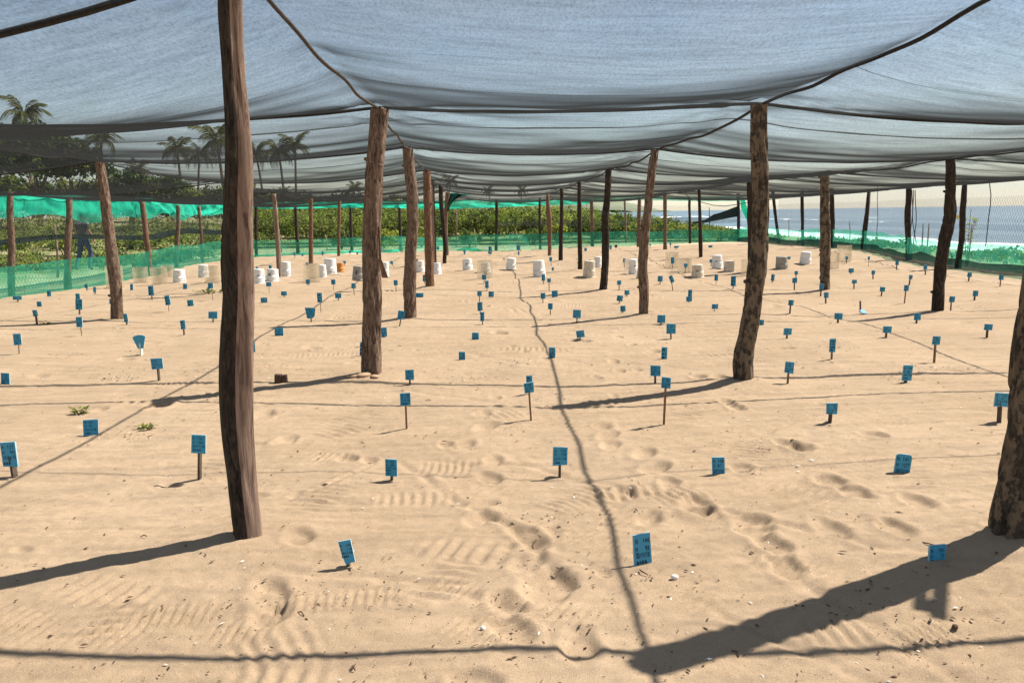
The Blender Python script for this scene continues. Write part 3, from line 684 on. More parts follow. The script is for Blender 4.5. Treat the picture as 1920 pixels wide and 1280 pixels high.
# back fence
BF = [(-10.3, 30.7), (-8.42, 31.9), (-6.6, 33.3), (-4.6, 33.6), (-2.6, 32.9), (-.61, 33.4), (1.25, 33.8), (3.52, 34.5), (5.6, 35.6), (8.2, 37.2), (11.2, 39.2)]
org = (0, 34, 0); bf = tag(empty('net_fence', org), 'back fence of slim posts with green skirt and diamond netting before the thicket', 'fence', 'net fences round the hatchery')
for i, (pts, mt) in enumerate([
    ([(559, 478, 7), (557, 440, 7), (554, 386, 6)], 'bark_dark'), ([(660, 473, 6), (658, 430, 6), (657, 376, 5)], 'bark_dark'), ([(752, 471, 6), (750, 430, 6), (749, 376, 5)], 'bark_dark'),
    ([(930, 469, 6), (931, 430, 6), (931, 372, 5)], 'bark_dark'), ([(1013, 467, 5), (1012, 420, 5), (1012, 368, 4)], 'bark_dark'), ([(1111, 464, 7), (1110, 420, 7), (1109, 374, 6)], 'bark'),
    ([(1174, 456, 4), (1173, 420, 4), (1171, 372, 4)], 'bark'), ([(1197, 463, 7), (1198, 420, 7), (1199, 368, 7)], 'bark'), ([(1294, 457, 5), (1293, 410, 5), (1293, 368, 5)], 'bark_dark'),
    ([(1385, 452, 6), (1385, 400, 6), (1384, 362, 6)], 'bark_dark')]):
    fence_post(bf, org, pts, mt, 60 + i)
sheet('green_skirt', BF, -.03, wv_(.62, .05, .5, 5), M['green'], bf, org, -.10, .03, 4)
BF2 = [p for p in BF if p[0] < 4]
sheet('green_banner', BF2, lambda s: 1.82 - .10 * sstep(4, 9, s) + .12 * sstep(9, 15, s) + .05 * (vnoise(s * .5, s * 0, 122) - .5), 2.06, M['banner'], bf, org, .09, .06, 5, 9, .1, 2)
sheet('pale_banner', [(3.52, 34.5), (5.6, 35.6), (8.2, 37.2), (11.0, 39.0)], wv_(1.95, .05, .6, 8), 2.14, M['green'], bf, org, -.05, .04, 6)
sheet('dark_band', [p for p in BF if p[0] > -.7], lambda s: .93 + .05 * np.sin(s * .9), lambda s: 1.16 + .05 * np.sin(s * .9), M['curtain'], bf, org, .1, .03, 7, 4)
sheet('fallen_net', [(-10, 30.2), (-8.4, 31.3), (-6.6, 32.7), (-4.6, 33.0)], 0.0, wv_(.10, .03, .8, 9), M['banner'], bf, org, -.15, .06, 8, 4)
sheet('fallen_net', [(-2.4, 32.3), (-1.4, 32.5), (-.7, 32.9)], 0.0, lambda s: .02 + .16 * np.exp(-((s - .7) / .5) ** 2), M['banner'], bf, org, 0, .06, 9, 4)
lattice('lattice', BF, .1, 1.75, .11, .08, .009, bf, org, -.02, 2)
# ragged dark cloth and green flap at the far corner
cb = MB()
Yc = 39.0; pl = [(1338, 402), (1350, 399), (1366, 393), (1384, 386), (1384, 406), (1366, 409), (1346, 413), (1325, 417), (1300, 420), (1298, 417), (1322, 412)]
fr = [np.array(A(x, y, Yc)) - org for x, y in pl]; bk_ = [p + np.array([.0, .02, 0]) for p in fr]; n = len(pl)
cb.add(fr + bk_, [tuple(range(n - 1, -1, -1)), tuple(range(n, 2 * n))] + [(i, (i + 1) % n, n + (i + 1) % n, n + i) for i in range(n)])
cb.build('torn_cloth', M['hem'], bf)

# right fence
RF = [(11.2, 39.2), (11.9, 36.0), (12.1, 33.4), (12.4, 30.9), (12.95, 29.2), (12.3, 26.2), (11.55, 23.2), (11.05, 19.7), (11.1, 17.2), (11.3, 14.5), (11.4, 8.0)]
org = (11.5, 24, 0); rf = tag(empty('net_fence', org), 'right fence of dark posts with diamond netting and green skirt facing the sea', 'fence', 'net fences round the hatchery')
for i, (pts, mt) in enumerate([
    ([(1461, 456, 6), (1456, 420, 6), (1452, 390, 6), (1449, 357, 6)], 'bark_dark'), ([(1505, 460, 6), (1505, 420, 6), (1504, 355, 6)], 'bark_dark'), ([(1559, 465, 9), (1561, 420, 9), (1560, 385, 8), (1559, 351, 8)], 'bark_dark'),
    ([(1619, 468, 9), (1622, 430, 9), (1627, 390, 8), (1630, 352, 7)], 'bark_dark'), ([(1705, 487, 12), (1703, 440, 11), (1702, 400, 11), (1704, 370, 11), (1704, 346, 11)], 'bark_dark'),
    ([(1795, 504, 12), (1803, 450, 11), (1805, 400, 11), (1808, 360, 10), (1810, 336, 9)], 'bark_dark')]):
    fence_post(rf, org, pts, mt, 80 + i)
sheet('green_skirt', RF, .05, wv_(.66, .07, .7, 11), M['green'], rf, org, -.13, .04, 10, 8, .1, 2.5)
sheet('side_net', [tuple(p[:2]) for p in CP[:, 5][::-1]] , .5, 2.17, M['sidenet'], rf, org, .03, .03, 15, 9, .15, 1.2)
sheet('dark_hem', RF, -.05, wv_(.24, .06, .9, 12), M['hem'], rf, org, -.18, .04, 11, 4)
lattice('lattice', RF, .1, 1.68, .085, .075, .0105, rf, org, -.02, 3)
for p0, p1, Y in [((1705, 458), (1704, 372), 23.0)]:
    lb = MB()
    for dx, sw in ((6, 3), (9, 5), (12, 4)):
        P = [A(1704 + dx + sw * math.sin(t * 5 + dx) * t, 356 + 80 * t + (22 * t if dx > 6 else 0), Y) - np.array(org) for t in np.linspace(0, 1, 14)]
        lb.tube(P, .012, 5)
    lb.build('hose_coil', M['wire'], rf, True)
rope_obj(np.array([A(1855 + dx, y, 18.4) for dx, y in [(0, 336), (1, 350), (3, 365), (2, 385), (-1, 405), (-3, 425), (-5, 445), (-7, 462)]]), .010, M['wire'], 'thin dark wire dangling from the net edge before the sea', 'dangling_wire', cat='wire')
rope_obj(np.array([A(1645 + dx, y, 24.5) for dx, y in [(1, 350), (0, 380), (1, 410), (-1, 435), (0, 452)]]), .009, M['wire'], 'straight dark wire hanging near the leaning right fence post', 'dangling_wire', cat='wire')
rope_obj(np.array([A(x, y, 26.5) for x, y in [(1268, 356), (1285, 365), (1300, 373), (1318, 380), (1338, 385), (1358, 386.5), (1378, 384), (1400, 380), (1425, 377), (1455, 373), (1480, 369), (1505, 362), (1534, 352)]]), .012, M['wire'], 'sagging dark cable looping below the net by the far corner', 'cable', cat='cable')
rope_obj(np.array([A(x, y, 27) for x, y in [(1334, 350), (1350, 357), (1368, 364), (1384, 368), (1404, 371)]]), .010, M['wire'], 'short dark cable slanting down to the far corner posts', 'cable', cat='cable')
# green corner flap
gf = MB(); pl = [(1387, 366), (1396, 372), (1403, 396), (1405, 420), (1398, 408), (1390, 392)]
fr = [np.array(A(x, y, 38.8)) for x, y in pl]; n = len(pl); c0 = fr[0].copy()
gf.add([p - c0 for p in fr] + [p - c0 + np.array([0, .02, 0]) for p in fr], [tuple(range(n - 1, -1, -1)), tuple(range(n, 2 * n))] + [(i, (i + 1) % n, n + (i + 1) % n, n + i) for i in range(n)])
tag(gf.build('netting_flap', M['banner'], None, False, c0), 'loose green net flap hanging at the far corner post', 'netting')
# dark green cloth bundle at the seventh left post
ub = []; Yt = PB['P7'][1] - .05; nu, nv_ = 16, 9
for a in range(nu):
    for c in range(nv_):
        s_, t_ = a / (nu - 1), c / (nv_ - 1)
        px = 841 + 43 * s_ * (1 - .75 * t_ * (1)); py = 361 + 4 * s_ + t_ * (38 - 34 * s_ ** .8) + 0.8 * math.sin(s_ * 14 + t_ * 6)
        ub.append(A(px, py, Yt + .10 * math.sin(s_ * 11 + t_ * 5)))
ub = np.array(ub); c0 = ub[0].copy(); idx = np.arange(nu * nv_).reshape(nu, nv_)
ff = np.stack([idx[:-1, :-1], idx[:-1, 1:], idx[1:, 1:], idx[1:, :-1]], -1).reshape(-1, 4)
tc = link('hanging_cloth', mesh_np('hanging_cloth', ub - c0, ff, True, [M['tarp']]), None, c0); sm_ = tc.modifiers.new('thick', 'SOLIDIFY'); sm_.thickness = .012
tag(tc, 'dark green folded cloth tied to the forked reddish post', 'cloth')
# outside stakes beyond the fences
for i, (x0, y0, x1, y1, Y, lab) in enumerate([
    (108, 520, 102, 420, 21, 'forked dry pole outside the left fence near the walking person'), (120, 497, 117, 472, 20, 'short pale stick outside the left fence'),
    (855, 462, 856, 392, 37, 'thin dark pole behind the back fence near the hanging cloth'), (1330, 452, 1330, 389, 43, 'lone dark pole on the beach behind the far corner'),
    (1594, 452, 1593, 416, 33, 'short post on the beach between two right fence posts'), (1729, 455, 1731, 419, 26, 'left one of two short stakes beyond the right fence'), (1739, 455, 1742, 419, 26, 'right one of two short stakes beyond the right fence'),
    (1818, 458, 1823, 420, 22, 'short stake beside the yellow flowering plant'), (1479, 442, 1479, 411, 45, 'far short stake on the beach near the sea'), (892, 466, 889, 430, 37, 'pale thin stick leaning behind the back fence skirt'), (974, 464, 966, 428, 36, 'pale stick leaning by the back fence near a pair of signs'),
    (527, 470, 526, 440, 34, 'pale slim stick behind the back fence left of the aisle'), (613, 468, 610, 440, 35, 'pale slim stick leaning behind the back fence')]):
    p0 = np.array(A(x0, y0, Y)); z0 = zg(p0[0], p0[1]); p1 = np.array(A(x1, y1, Y)); b = MB()
    p0b = p0.copy(); p0b[2] = min(p0[2], z0) - .1
    md = (p0 + p1) / 2 + [.02, .03, 0]
    b.tube([p0b - p0, md - p0, p1 - p0], [.035, .03, .022] if i in (0, 3) else [.024, .022, .018], 7)
    tag(b.build('wooden_stake', M['board_raw'] if i in (1, 9, 10, 11, 12) else M['bark'], None, True, p0), lab, 'stake', 'stakes outside the fences')

# ------------------------------------------------------------------ signs
GL = {'0': [[(0, 0), (1, 0), (1, 1), (0, 1), (0, 0)]], '1': [[(.3, .8), (.55, 1), (.55, 0)]], '2': [[(0, .9), (.6, 1), (1, .7), (0, 0), (1, 0)]], '3': [[(0, 1), (1, 1), (.4, .55), (1, .3), (.6, 0), (0, .05)]],
      '4': [[(.8, 0), (.8, 1), (0, .35), (1, .35)]], '5': [[(1, 1), (.1, 1), (.1, .55), (.8, .55), (1, .25), (.6, 0), (0, .05)]], '6': [[(.9, 1), (.2, .6), (0, .2), (.5, 0), (1, .25), (.6, .5), (.1, .4)]],
      '7': [[(0, 1), (1, 1), (.35, 0)]], '8': [[(.5, .5), (.05, .8), (.5, 1), (.95, .8), (.5, .5), (0, .2), (.5, 0), (1, .2), (.5, .5)]], '9': [[(.95, .7), (.5, .5), (.05, .75), (.5, 1), (.95, .7), (.7, 0)]],
      'N': [[(0, 0), (0, 1), (1, 0), (1, 1)]], 'H': [[(0, 0), (0, 1)], [(1, 0), (1, 1)], [(0, .5), (1, .5)]], '.': [[(.3, 0), (.5, .08)]], '/': [[(0, 0), (1, 1)]], '-': [[(0, .5), (1, .5)]],
      '~': [[(0, .2), (.2, .9), (.4, .1), (.6, .8), (.8, .1), (1, .6)]], '^': [[(0, .6), (.3, .2), (.5, .9), (.7, .2), (1, .5)]]}
def lettering(lines, w, h, name='lettering', dense=1.0):
    b = MB(); nl = len(lines); lh = h * .86 / nl; st = max(lh * .075, .0018) * dense
    for li, tx in enumerate(lines):
        y0 = h / 2 - h * .08 - lh * (li + .86) + random.uniform(-.02, .02) * h; ch = lh * .62
        cw = min(w * .86 / max(len(tx), 5), ch * .85); x = -w * .42 + random.uniform(0, .03) * w
        for c in tx:
            for stroke in GL.get(c, []):
                for (ax, ay), (bx, by) in zip(stroke[:-1], stroke[1:]):
                    j = lambda: random.uniform(-.09, .09)
                    p = np.array([x + (ax + j()) * cw * .7, y0 + (ay + j()) * ch]); q = np.array([x + (bx + j()) * cw * .7, y0 + (by + j()) * ch])
                    d = q - p; L = np.linalg.norm(d) + 1e-6; nrm = np.array([-d[1], d[0]]) / L * st / 2; e = d / L * st * .3
                    quad = [p - e - nrm, q + e - nrm, q + e + nrm, p - e + nrm]
                    b.add([(t[0], 0, t[1]) for t in quad], [(0, 1, 2, 3)])
            x += cw * random.uniform(.9, 1.08); y0 += random.uniform(-.03, .03) * ch
    return b.mesh(name, M['ink'])
def board_mesh(shape, w, h, t):
    if shape == 'fan': o = [(-.5, .36), (-.3, .46), (0, .5), (.3, .46), (.5, .36), (.22, -.5), (-.2, -.5)]
    elif shape == 'round':
        o = []
        for cx, cy, a0 in ((.3, .38, 0), (-.3, .38, 90), (-.3, -.38, 180), (.3, -.38, 270)):
            for k in range(5): a = math.radians(a0 + k * 22.5); o.append((cx + .2 * math.cos(a), cy + .12 * math.sin(a)))
        o = o[::-1]
    elif shape == 'taper': o = [(-.5, .5), (.1, .46), (.5, .38), (.36, -.34), (.12, -.5), (-.3, -.5)]
    elif shape == 'cut': o = [(-.5, .47), (.42, .5), (.5, -.42), (.08, -.44), (-.05, -.5), (-.22, -.48), (-.38, -.1)]
    else:
        r = lambda: random.uniform(-.03, .03)
        o = [(-.5 + r(), .5 + r()), (.5 + r(), .5 + r()), (.5 + r(), -.5 + r()), (-.5 + r(), -.5 + r())]
    n = len(o); b = MB(); F_ = [(x * w, -t / 2, z * h) for x, z in o]; B_ = [(x * w, t / 2, z * h) for x, z in o]
    b.add(F_ + B_, [tuple(range(n - 1, -1, -1)), tuple(range(n, 2 * n))], 0)
    b.f += [(i, (i + 1) % n, n + (i + 1) % n, n + i) for i in range(n)]; b.mi += [1] * n
    return b.mesh('board', [M['paint'], M['edge']])

# cx, top, w, h, base y, base x (None = cx), stake kind, shape, text lines
SG = [
 (32.5,555,16,7,568,None,'s','r'),(92,544.5,7,13.5,558,None,'n','r'),(74,565,9,10.5,575.5,None,'n','r'),(66,581,10,12,608,68.5,'w','r'),(146,550,9,11,561,None,'s','r'),(148,561,11.5,19,589,147.5,'w','r'),(149,594,12,19,632,153,'t','r'),
 (162,532,6,8,544,None,'s','r'),(177.5,538,5,10,551,None,'s','r'),(208,560,6,7.5,569,None,'n','r'),(236,588,8,16,607,237,'s','r'),(247,532,6,12,544,None,'n','r'),(283,535.5,9,18,561,285,'s','r'),(314.5,554,11,18,582,316,'t','r'),(347,532,7,10.5,543,None,'n','r'),
 (357,562,11,9.5,571,None,'n','r'),(395,530.5,11,10,562,399,'t','r'),(391,538,5,9,549,None,'n','r'),(399,584,15,13,602,398,'s','r'),(343,600,9,17,628,345,'s','r'),(33,625.5,14.5,21.5,669,34.5,'t','r'),(262,627.5,24,26,668,265,'W','fan'),(294.5,671.5,21,20,712,297,'w','r'),
 (10,698.5,18,18.5,717,None,'n','r'),(170,786,24,25,811,None,'n','r'),(18,828.5,31,46,893,26,'W2','r',['N 137','H  95','24/11/18','~~^']),(373,815,26,34,893,370,'w','r',['N 136','H 104','24/11/18','~^~^']),(473,637,10,24,661,None,'n','r'),
 (582,576,19,21,602,583.5,'s','taper'),(523.5,615,17,17,632,None,'n','r'),(720,613.5,11.5,18,634,None,'s','r'),(679,641.5,9,22,664,None,'n','r'),(752,582.5,12,16,610,747,'s','r'),(768,693,16,19,721,None,'w','r'),(760,736,18.5,24,799,762,'m','r',['N  133','H  117','21-11-18','^~^~^']),
 (734,859.5,22,32.5,897.5,733,'w','r',['N 135','H 109','23/11/18','~^~','^~^']),(866,659,12,16,675,None,'n','r'),(891.5,623,13,13,636.5,None,'n','r'),(900,566,9,16.5,587,None,'s','r'),(904.5,585,8,17,608,None,'s','r'),
 (599.5,549,9,18,583,601.5,'t','r'),(634,550,11.5,9,565,None,'s','r'),(495,558,11.5,9,569,None,'n','r'),(532.5,546,10.5,8,558,None,'s','r'),(504,529,9.5,8,549,None,'t','r'),(507,497,6,7,506,None,'n','r'),(482,500,5,8,509,None,'n','r'),
 (577.5,524,7,8.5,536,None,'s','r'),(625,524,8,9.5,544.5,None,'t','r'),(663,531,8,10,555,664,'m','r'),(576,492,6,5.5,503,None,'m','r'),(552.5,473,4,6,483,None,'s','r'),(567,476,4,4,481,None,'s','r'),(605,471,4,7,481,None,'m','r'),(656,470,4,5,479,None,'m','r'),(670,472,3.5,4,477,None,'n','r'),
 (646,489,5.5,5.5,499,None,'m','r'),(714,463,5,8,474,None,'s','r'),(734.5,489,5,6.5,501,741,'m','r'),(742,525,7,10,546,742.5,'m','r'),(787,549,15,8,558,None,'s','r'),(796,515.5,6.5,12,531,None,'s','r'),(821,462,5,6,474,None,'m','r'),(871,468,5.5,8,477,None,'n','fan'),(919,462,6,8,473,None,'n','r'),
 (919,472,7,4,479,None,'s','r'),(910,508,6,7.5,520,None,'s','r'),(908,515,8.5,9.5,533,907,'s','r'),(913,526,6.5,14,544,None,'s','r'),(921,546,10,8.5,556,None,'n','r'),(899,546,8.5,9,574,None,'w','r'),(972,460,7,9,472,None,'s','r'),(972.5,472,3,5.5,478,None,'n','r'),(1098,465,5,5,472,None,'s','r'),
 (1145,460,4,7,468,None,'s','r'),(1155,459,5,5,470,None,'s','brown'),(1219,457,3,4,465,None,'s','r'),(1257,455,3,5,464,None,'s','r'),(1268,461,8,4,467,None,'s','r'),(1332,460,7,4,466,None,'s','r'),(1032.5,482,5.5,7.5,500,1034.5,'m','r'),(1036.5,501,4,6,507,None,'n','r'),(1105.5,487,4,5,494,None,'s','r'),
 (1170.5,484.5,5.5,8,502,None,'w','r'),(1261,482.5,6,12,504,None,'m','r'),(1285.5,494,8,8,514,1284,'m','fan'),(1334,486,7.5,6.5,499,1333.5,'w','r'),(1019,514,6.5,12.5,532,None,'s','r'),(1029.5,522,7,7,545,None,'w','r'),(1040,544.5,11,10,555,None,'n','r'),(1018,549,8.5,11,569,None,'s','r'),
 (1032,568.5,8.5,11.5,588,None,'m','r'),(1082,580.5,14.5,16,605,1081.5,'s','r'),(1161,526,8,8,545,None,'w','r'),(1175.5,544,9,8.5,555.5,None,'s','r'),(1162,554,10.5,10.5,569.5,1160,'s','r'),(1168,573,9.5,11.5,587,None,'s','r'),(1238,517,9,11,532,None,'s','r'),(1259,516,7,14,544,1263,'m','r',None,-24),
 (1294,543,7,12,557,None,'n','r'),(1292,556,10.5,9,568,None,'s','r'),(1343,514.5,6.5,12,534,None,'t','r'),(1375,517.5,9,19,542,None,'s','r'),(1340.5,570,12,9,587,1339,'t','r'),(1240,590,14.5,15,608,None,'s','r'),(1258,606.5,16.5,19,634,1259,'s','r'),(1088,619.5,15,13,636,None,'s','r',None,-8),
 (1035.5,650.5,12,18,670,None,'n','r'),(1245.5,650.5,11,20,671,None,'n','r'),(1229,685.5,18.5,19,717,None,'w','r'),(1249,707,17,21,793,1244.5,'m','r',['N 139','H  99','27/11/18','^~^~']),(992.5,704,11,20,738,None,'s','r'),(991.5,716.5,17,19.5,790,997,'m','r',['N 138','H 110','26/11/18','~^~^']),
 (1050,837.5,26,34,886,1049,'w','r',['N  154','H  138','22/11/18','^~~']),(1347,855,23,36,891,None,'n','r'),(1428,599,8,10.5,610,None,'n','r'),(1449,514,6.5,13,529,1447.5,'s','r'),(1493,508,7,7,520,None,'s','r'),(1490,521,8.5,9.5,540,None,'w','r'),(1539,517.5,6,6,531,None,'s','r'),
 (1540.5,532,9,10,552,1539,'w','r'),(1549,548,9,10.5,568,None,'w','r'),(1483,562,9.5,10.5,589,1481,'w','r'),(1572,586.5,13.5,12,607,None,'w','r'),(1596,503,8.5,8,514,None,'s','r'),(1602,524.5,9.5,7,538,None,'s','r'),(1637.5,507,7,7.5,524,None,'w','r'),(1629,481,4,6.5,498,None,'t','r'),
 (1654.5,538,9.5,8.5,552,1653,'s','r'),(1682,489,7,8,507,None,'w','r'),(1707.5,515.5,7.5,8,534,1704.5,'w','r'),(1699.5,534.5,9,11,567,1696,'m','r'),(1735,497,8,8,516,1736.5,'w','r'),(1720,587,12,13,607.5,1719,'s','r'),(1785,555.5,9.5,11,584,1783,'m','r'),(1818,511,7.5,8.5,527,1816.5,'w','r'),
 (1877.5,515,9,9.5,539,1875.5,'m','r'),(1829,545,8.5,10,563,1827.5,'w','r'),(1587.5,480.5,5,6,494,None,'s','r'),(1478,481,8,4,487,None,'n','r'),(1477,615,16,13,637,1475,'s','r'),(1561,634.5,11.5,25.5,679.5,1560,'m','r'),(1663.5,611.5,16.5,12.5,635,1661.5,'s','r'),(1755.5,630,13,16,681,1752.5,'m','r'),
 (1853,607,13,12,637,1851,'s','r'),(1480,677.5,16,22,720,1477,'m','r'),(1701,684.5,18,29,718,1698,'w','r'),(1877.5,736,22,26,800,1875,'w','r',['N  142','H  91','28/11/18','^~^']),(1559.5,755.5,21.5,21,796,1556,'W2','r',['N   140','H    98','28-11-18','~^^~']),(1692,850.5,28,44,893,1689,'n','round',['N 141','H 107','28/11/18','~^~'],7),
 (650.5,1011,26,47,1062,653,'w','cut',['N  143','H  118','29/11/18','^~~^','  '],-8),(1204,1000,33,56,1055,None,'n','r',['N  144','H   98','30/11/18','~^~~'],-2),(1756,1021,35,41,1062,None,'n','r',['N  145','H   77','30/11/18','^~~^'],2)]
random.seed(5)
LM = [(k, np.array([pts[0][0], pts[0][1]])) for k, pts, _m, _l in POSTS]
LMN = {'P1': 'split front post', 'P2': 'second left-aisle post', 'P3': 'third left-aisle post', 'P4': 'fourth left-aisle post', 'P6': 'crooked post by the plank', 'P7': 'post with green cloth', 'Q1': 'big cut-off post', 'Q2': 'bent-foot mottled post',
       'Q3': 'third right-aisle post', 'Q4': 'kinked dark post', 'Q5': 'post with yellow-leaved plant', 'Q6': 'sixth right-aisle post', 'Q7': 'twisted reddish post', 'R1': 'slanting far-left post', 'R2': 'dark half-hidden left post', 'R3': 'sawn post by the bucket',
       'R4': 'slender post behind a cage', 'R5': 'post behind the orange bucket', 'S1': 'kinked far-right post', 'S2': 'straight mottled right post', 'S3': 'dark post behind the mottled', 'S4': 'thin far-right post', 'S5': 'brown post before the back fence'}
ORD = ['', 'second ', 'third ', 'fourth ', 'fifth ', 'sixth ', 'seventh ', 'eighth ', 'ninth ', 'tenth ', 'eleventh ', 'twelfth ']
info = []
for i, s in enumerate(SG):
    bx = s[5] if s[5] is not None else s[0]
    p = np.array([bx, s[4]])
    k, q = min(LM, key=lambda kq: np.hypot(p[0] - kq[1][0], (p[1] - kq[1][1]) * 2.6))
    d = p - q
    rel = ('left of' if d[0] < 0 else 'right of') if abs(d[0]) > abs(d[1]) * 1.2 else ('in front of' if d[1] > 0 else 'behind')
    info.append((k, rel, float(np.hypot(d[0], d[1] * 2.6))))
def place_label(i, noun, inf):
    k, rel, d = inf[i]; same = sorted([j for j in range(len(inf)) if inf[j][:2] == (k, rel)], key=lambda j: inf[j][2])
    return ORD[same.index(i)], rel + ' the ' + LMN[k]
SIGN_GROUP = 'blue nest signs stuck in the sand'
for i, s in enumerate(SG):
    cx, ty, w, h, by, bx, sk, shape = s[:8]; bx = cx if bx is None else bx
    lines = s[8] if len(s) > 8 else None; roll = s[9] if len(s) > 9 else None
    g = G(bx, by); Y = g[1]; fw = (g - [0, 0, EYE]) @ _f; mpp = fw / FPX
    z0 = zg(g[0], g[1]); base = np.array([g[0], Y, z0])
    c = A(cx, ty + h / 2, Y); wm, hm = w * mpp, h * mpp
    if sk == 'n': hm += .02
    sh = 'r' if shape == 'brown' else shape
    if roll is None: roll = math.degrees(math.atan2((cx - bx), max(10, by - ty))) * .8 + random.uniform(-3, 3)
    yaw = random.uniform(-.3, .3); th = max(.006, min(.012, wm * .12))
    root = empty('nest_sign', base)
    me = board_mesh(sh, wm / math.cos(yaw), hm, th)
    bo = link('board', me, root); cc = c - base
    if sk == 'n': cc[2] -= .01
    bo.location = cc; bo.rotation_euler = (random.uniform(-.12, .05), math.radians(roll), yaw)
    if shape == 'brown': me.materials[0] = M['block']; me.materials[1] = M['block']
    if w >= 6 and shape not in ('fan',) or lines:
        if lines is None:
            n = random.randrange(60, 150)
            lines = ['N %d' % n, 'H %d' % random.randrange(70, 140), '%d/11/18' % random.randrange(10, 30), '^~~'] if w > 11 else ['~^~', '^~ ^', '~~^'] if w > 7 else ['^~', '~^']
        ex = .95 if w > 20 else (1.1 if w > 12 else 1.45)
        le = link('lettering', lettering(lines, wm, hm * (.9 if sh == 'cut' else 1), dense=ex), bo); le.location = (0, -th / 2 - .0012, 0)
    if sk != 'n':
        sw = {'s': .028, 'w': .034, 'W': .05, 'W2': .045, 't': .009, 'm': .019}[sk]; sw = min(sw, wm * .45)
        tp = cc + np.array([0, th / 2 + .008, -hm * .1]); b0 = np.array([0, th / 2 + .008, -.08])
        d = Vector(tp - b0); L = d.length; rot = d.to_track_quat('Z', 'Y').to_matrix()
        sb = MB(); sb.box(b0 + np.array(d) / 2, (sw, .013 if sk != 't' else .008, L), 0, rot)
        sb.build('stake', M['stake_white'] if sk == 'W' else M['board_raw'] if sk in 'mt' else M['stake_dark'], root)
    asp = w / h
    shp = {'fan': 'fan-shaped', 'round': 'round-cornered', 'taper': 'tapered', 'cut': 'slant-cut', 'brown': 'brown'}.get(shape, 'wide' if asp > 1.15 else ('tall' if asp < .7 else 'squarish'))
    stl = {'n': 'without visible stake', 's': 'on short stake', 'w': 'on grey stake', 'W': 'on white stake', 'W2': 'on grey stake', 't': 'on thin stick', 'm': 'on long stake'}[sk]
    od, rl = place_label(i, 'sign', info)
    tag(root, '%s %s %s, %s%s' % (shp, 'sign' if shape == 'brown' else 'blue sign', stl, od if od else 'first ', rl), 'sign', SIGN_GROUP)
# the upside-down fallen one
g = G(1618, 588); z0 = zg(g[0], g[1]); root = tag(empty('nest_sign', (g[0], g[1], z0)), 'blue sign lying upside down on the sand with its stake pointing up', 'sign', SIGN_GROUP)
mpp = g[1] / FPX * 1.01; bo = link('board', board_mesh('r', 12 * mpp, 11 * mpp, .01), root, (0, 0, .035), (-1.0, .1, .3))
sb = MB(); sb.box((-.03, .03, .10), (.02, .014, .17), 0, Matrix.Rotation(-.15, 3, 'X')); sb.build('stake', M['stake_dark'], root)

# ------------------------------------------------------------------ buckets and cages
def bucket_mesh(seg=28):
    b = MB(); prof = [(0, 1.0), (.42, 1.0), (.435, .985), (.44, .96), (.455, .62), (.458, .60), (.475, .40), (.492, .39), (.492, .36), (.484, .345), (.488, .245), (.5, .23), (.5, .2), (.492, .185), (.49, .06), (.512, .05), (.515, .0), (.49, .0), (.47, .02)]
    V = []; F_ = []
    for r, z in prof:
        for k in range(seg): a = 2 * math.pi * k / seg; V.append((r * math.cos(a), r * math.sin(a), z))
    for i in range(len(prof) - 1):
        for k in range(seg): F_.append((i * seg + (k + 1) % seg, i * seg + k, (i + 1) * seg + k, (i + 1) * seg + (k + 1) % seg))
    b.add(V, F_); return b
BM = bucket_mesh()
bmesh_of = {k: BM.mesh('shell', M[k], True) for k in ('bucket', 'bucket_dirty', 'bucket_grey', 'bucket_orange')}
def mark_mesh(a0, a1, z0, z1, r0=.462, r1=.47):
    b = MB(); n = 8; V = []
    for k in range(n + 1):
        a = math.radians(a0 + (a1 - a0) * k / n); V += [(r1 * math.cos(a), r1 * math.sin(a), z0), (r0 * math.cos(a), r0 * math.sin(a), z1)]
    b.add(V, [(2 * k, 2 * k + 2, 2 * k + 3, 2 * k + 1) for k in range(n)]); return b
mk_dash = mark_mesh(-108, -80, .54, .60, .4635, .466).mesh('printed_mark', M['print']); mk_dash2 = mark_mesh(-42, -18, .52, .57, .4645, .467).mesh('printed_mark', M['print'])
def wmark():
    b = MB(); 
    for a0, z0, a1, z1 in [(-102, .70, -99, .45), (-99, .45, -94, .68), (-94, .68, -89, .42), (-89, .42, -82, .74), (-82, .74, -72, .72)]:
        P = []
        for a, z in ((a0, z0), (a1, z1)):
            r = .45 + (0.98 - z) * .03 + .008
            for da in (-1.6, 1.6): P.append((r * math.cos(math.radians(a + da)), r * math.sin(math.radians(a + da)), z))
        b.add(P, [(0, 1, 3, 2)])
    return b.mesh('written_mark', M['ink'])
WM = wmark()
hd = MB(); hd.tube([(.5 * math.cos(a), .5 * math.sin(a) - .02, .10 + .12 * abs(math.sin(a * 1.0 + .4))) for a in np.linspace(-2.9, -.3, 12)], .008, 5); HM = hd.mesh('handle', M['wire'], True)
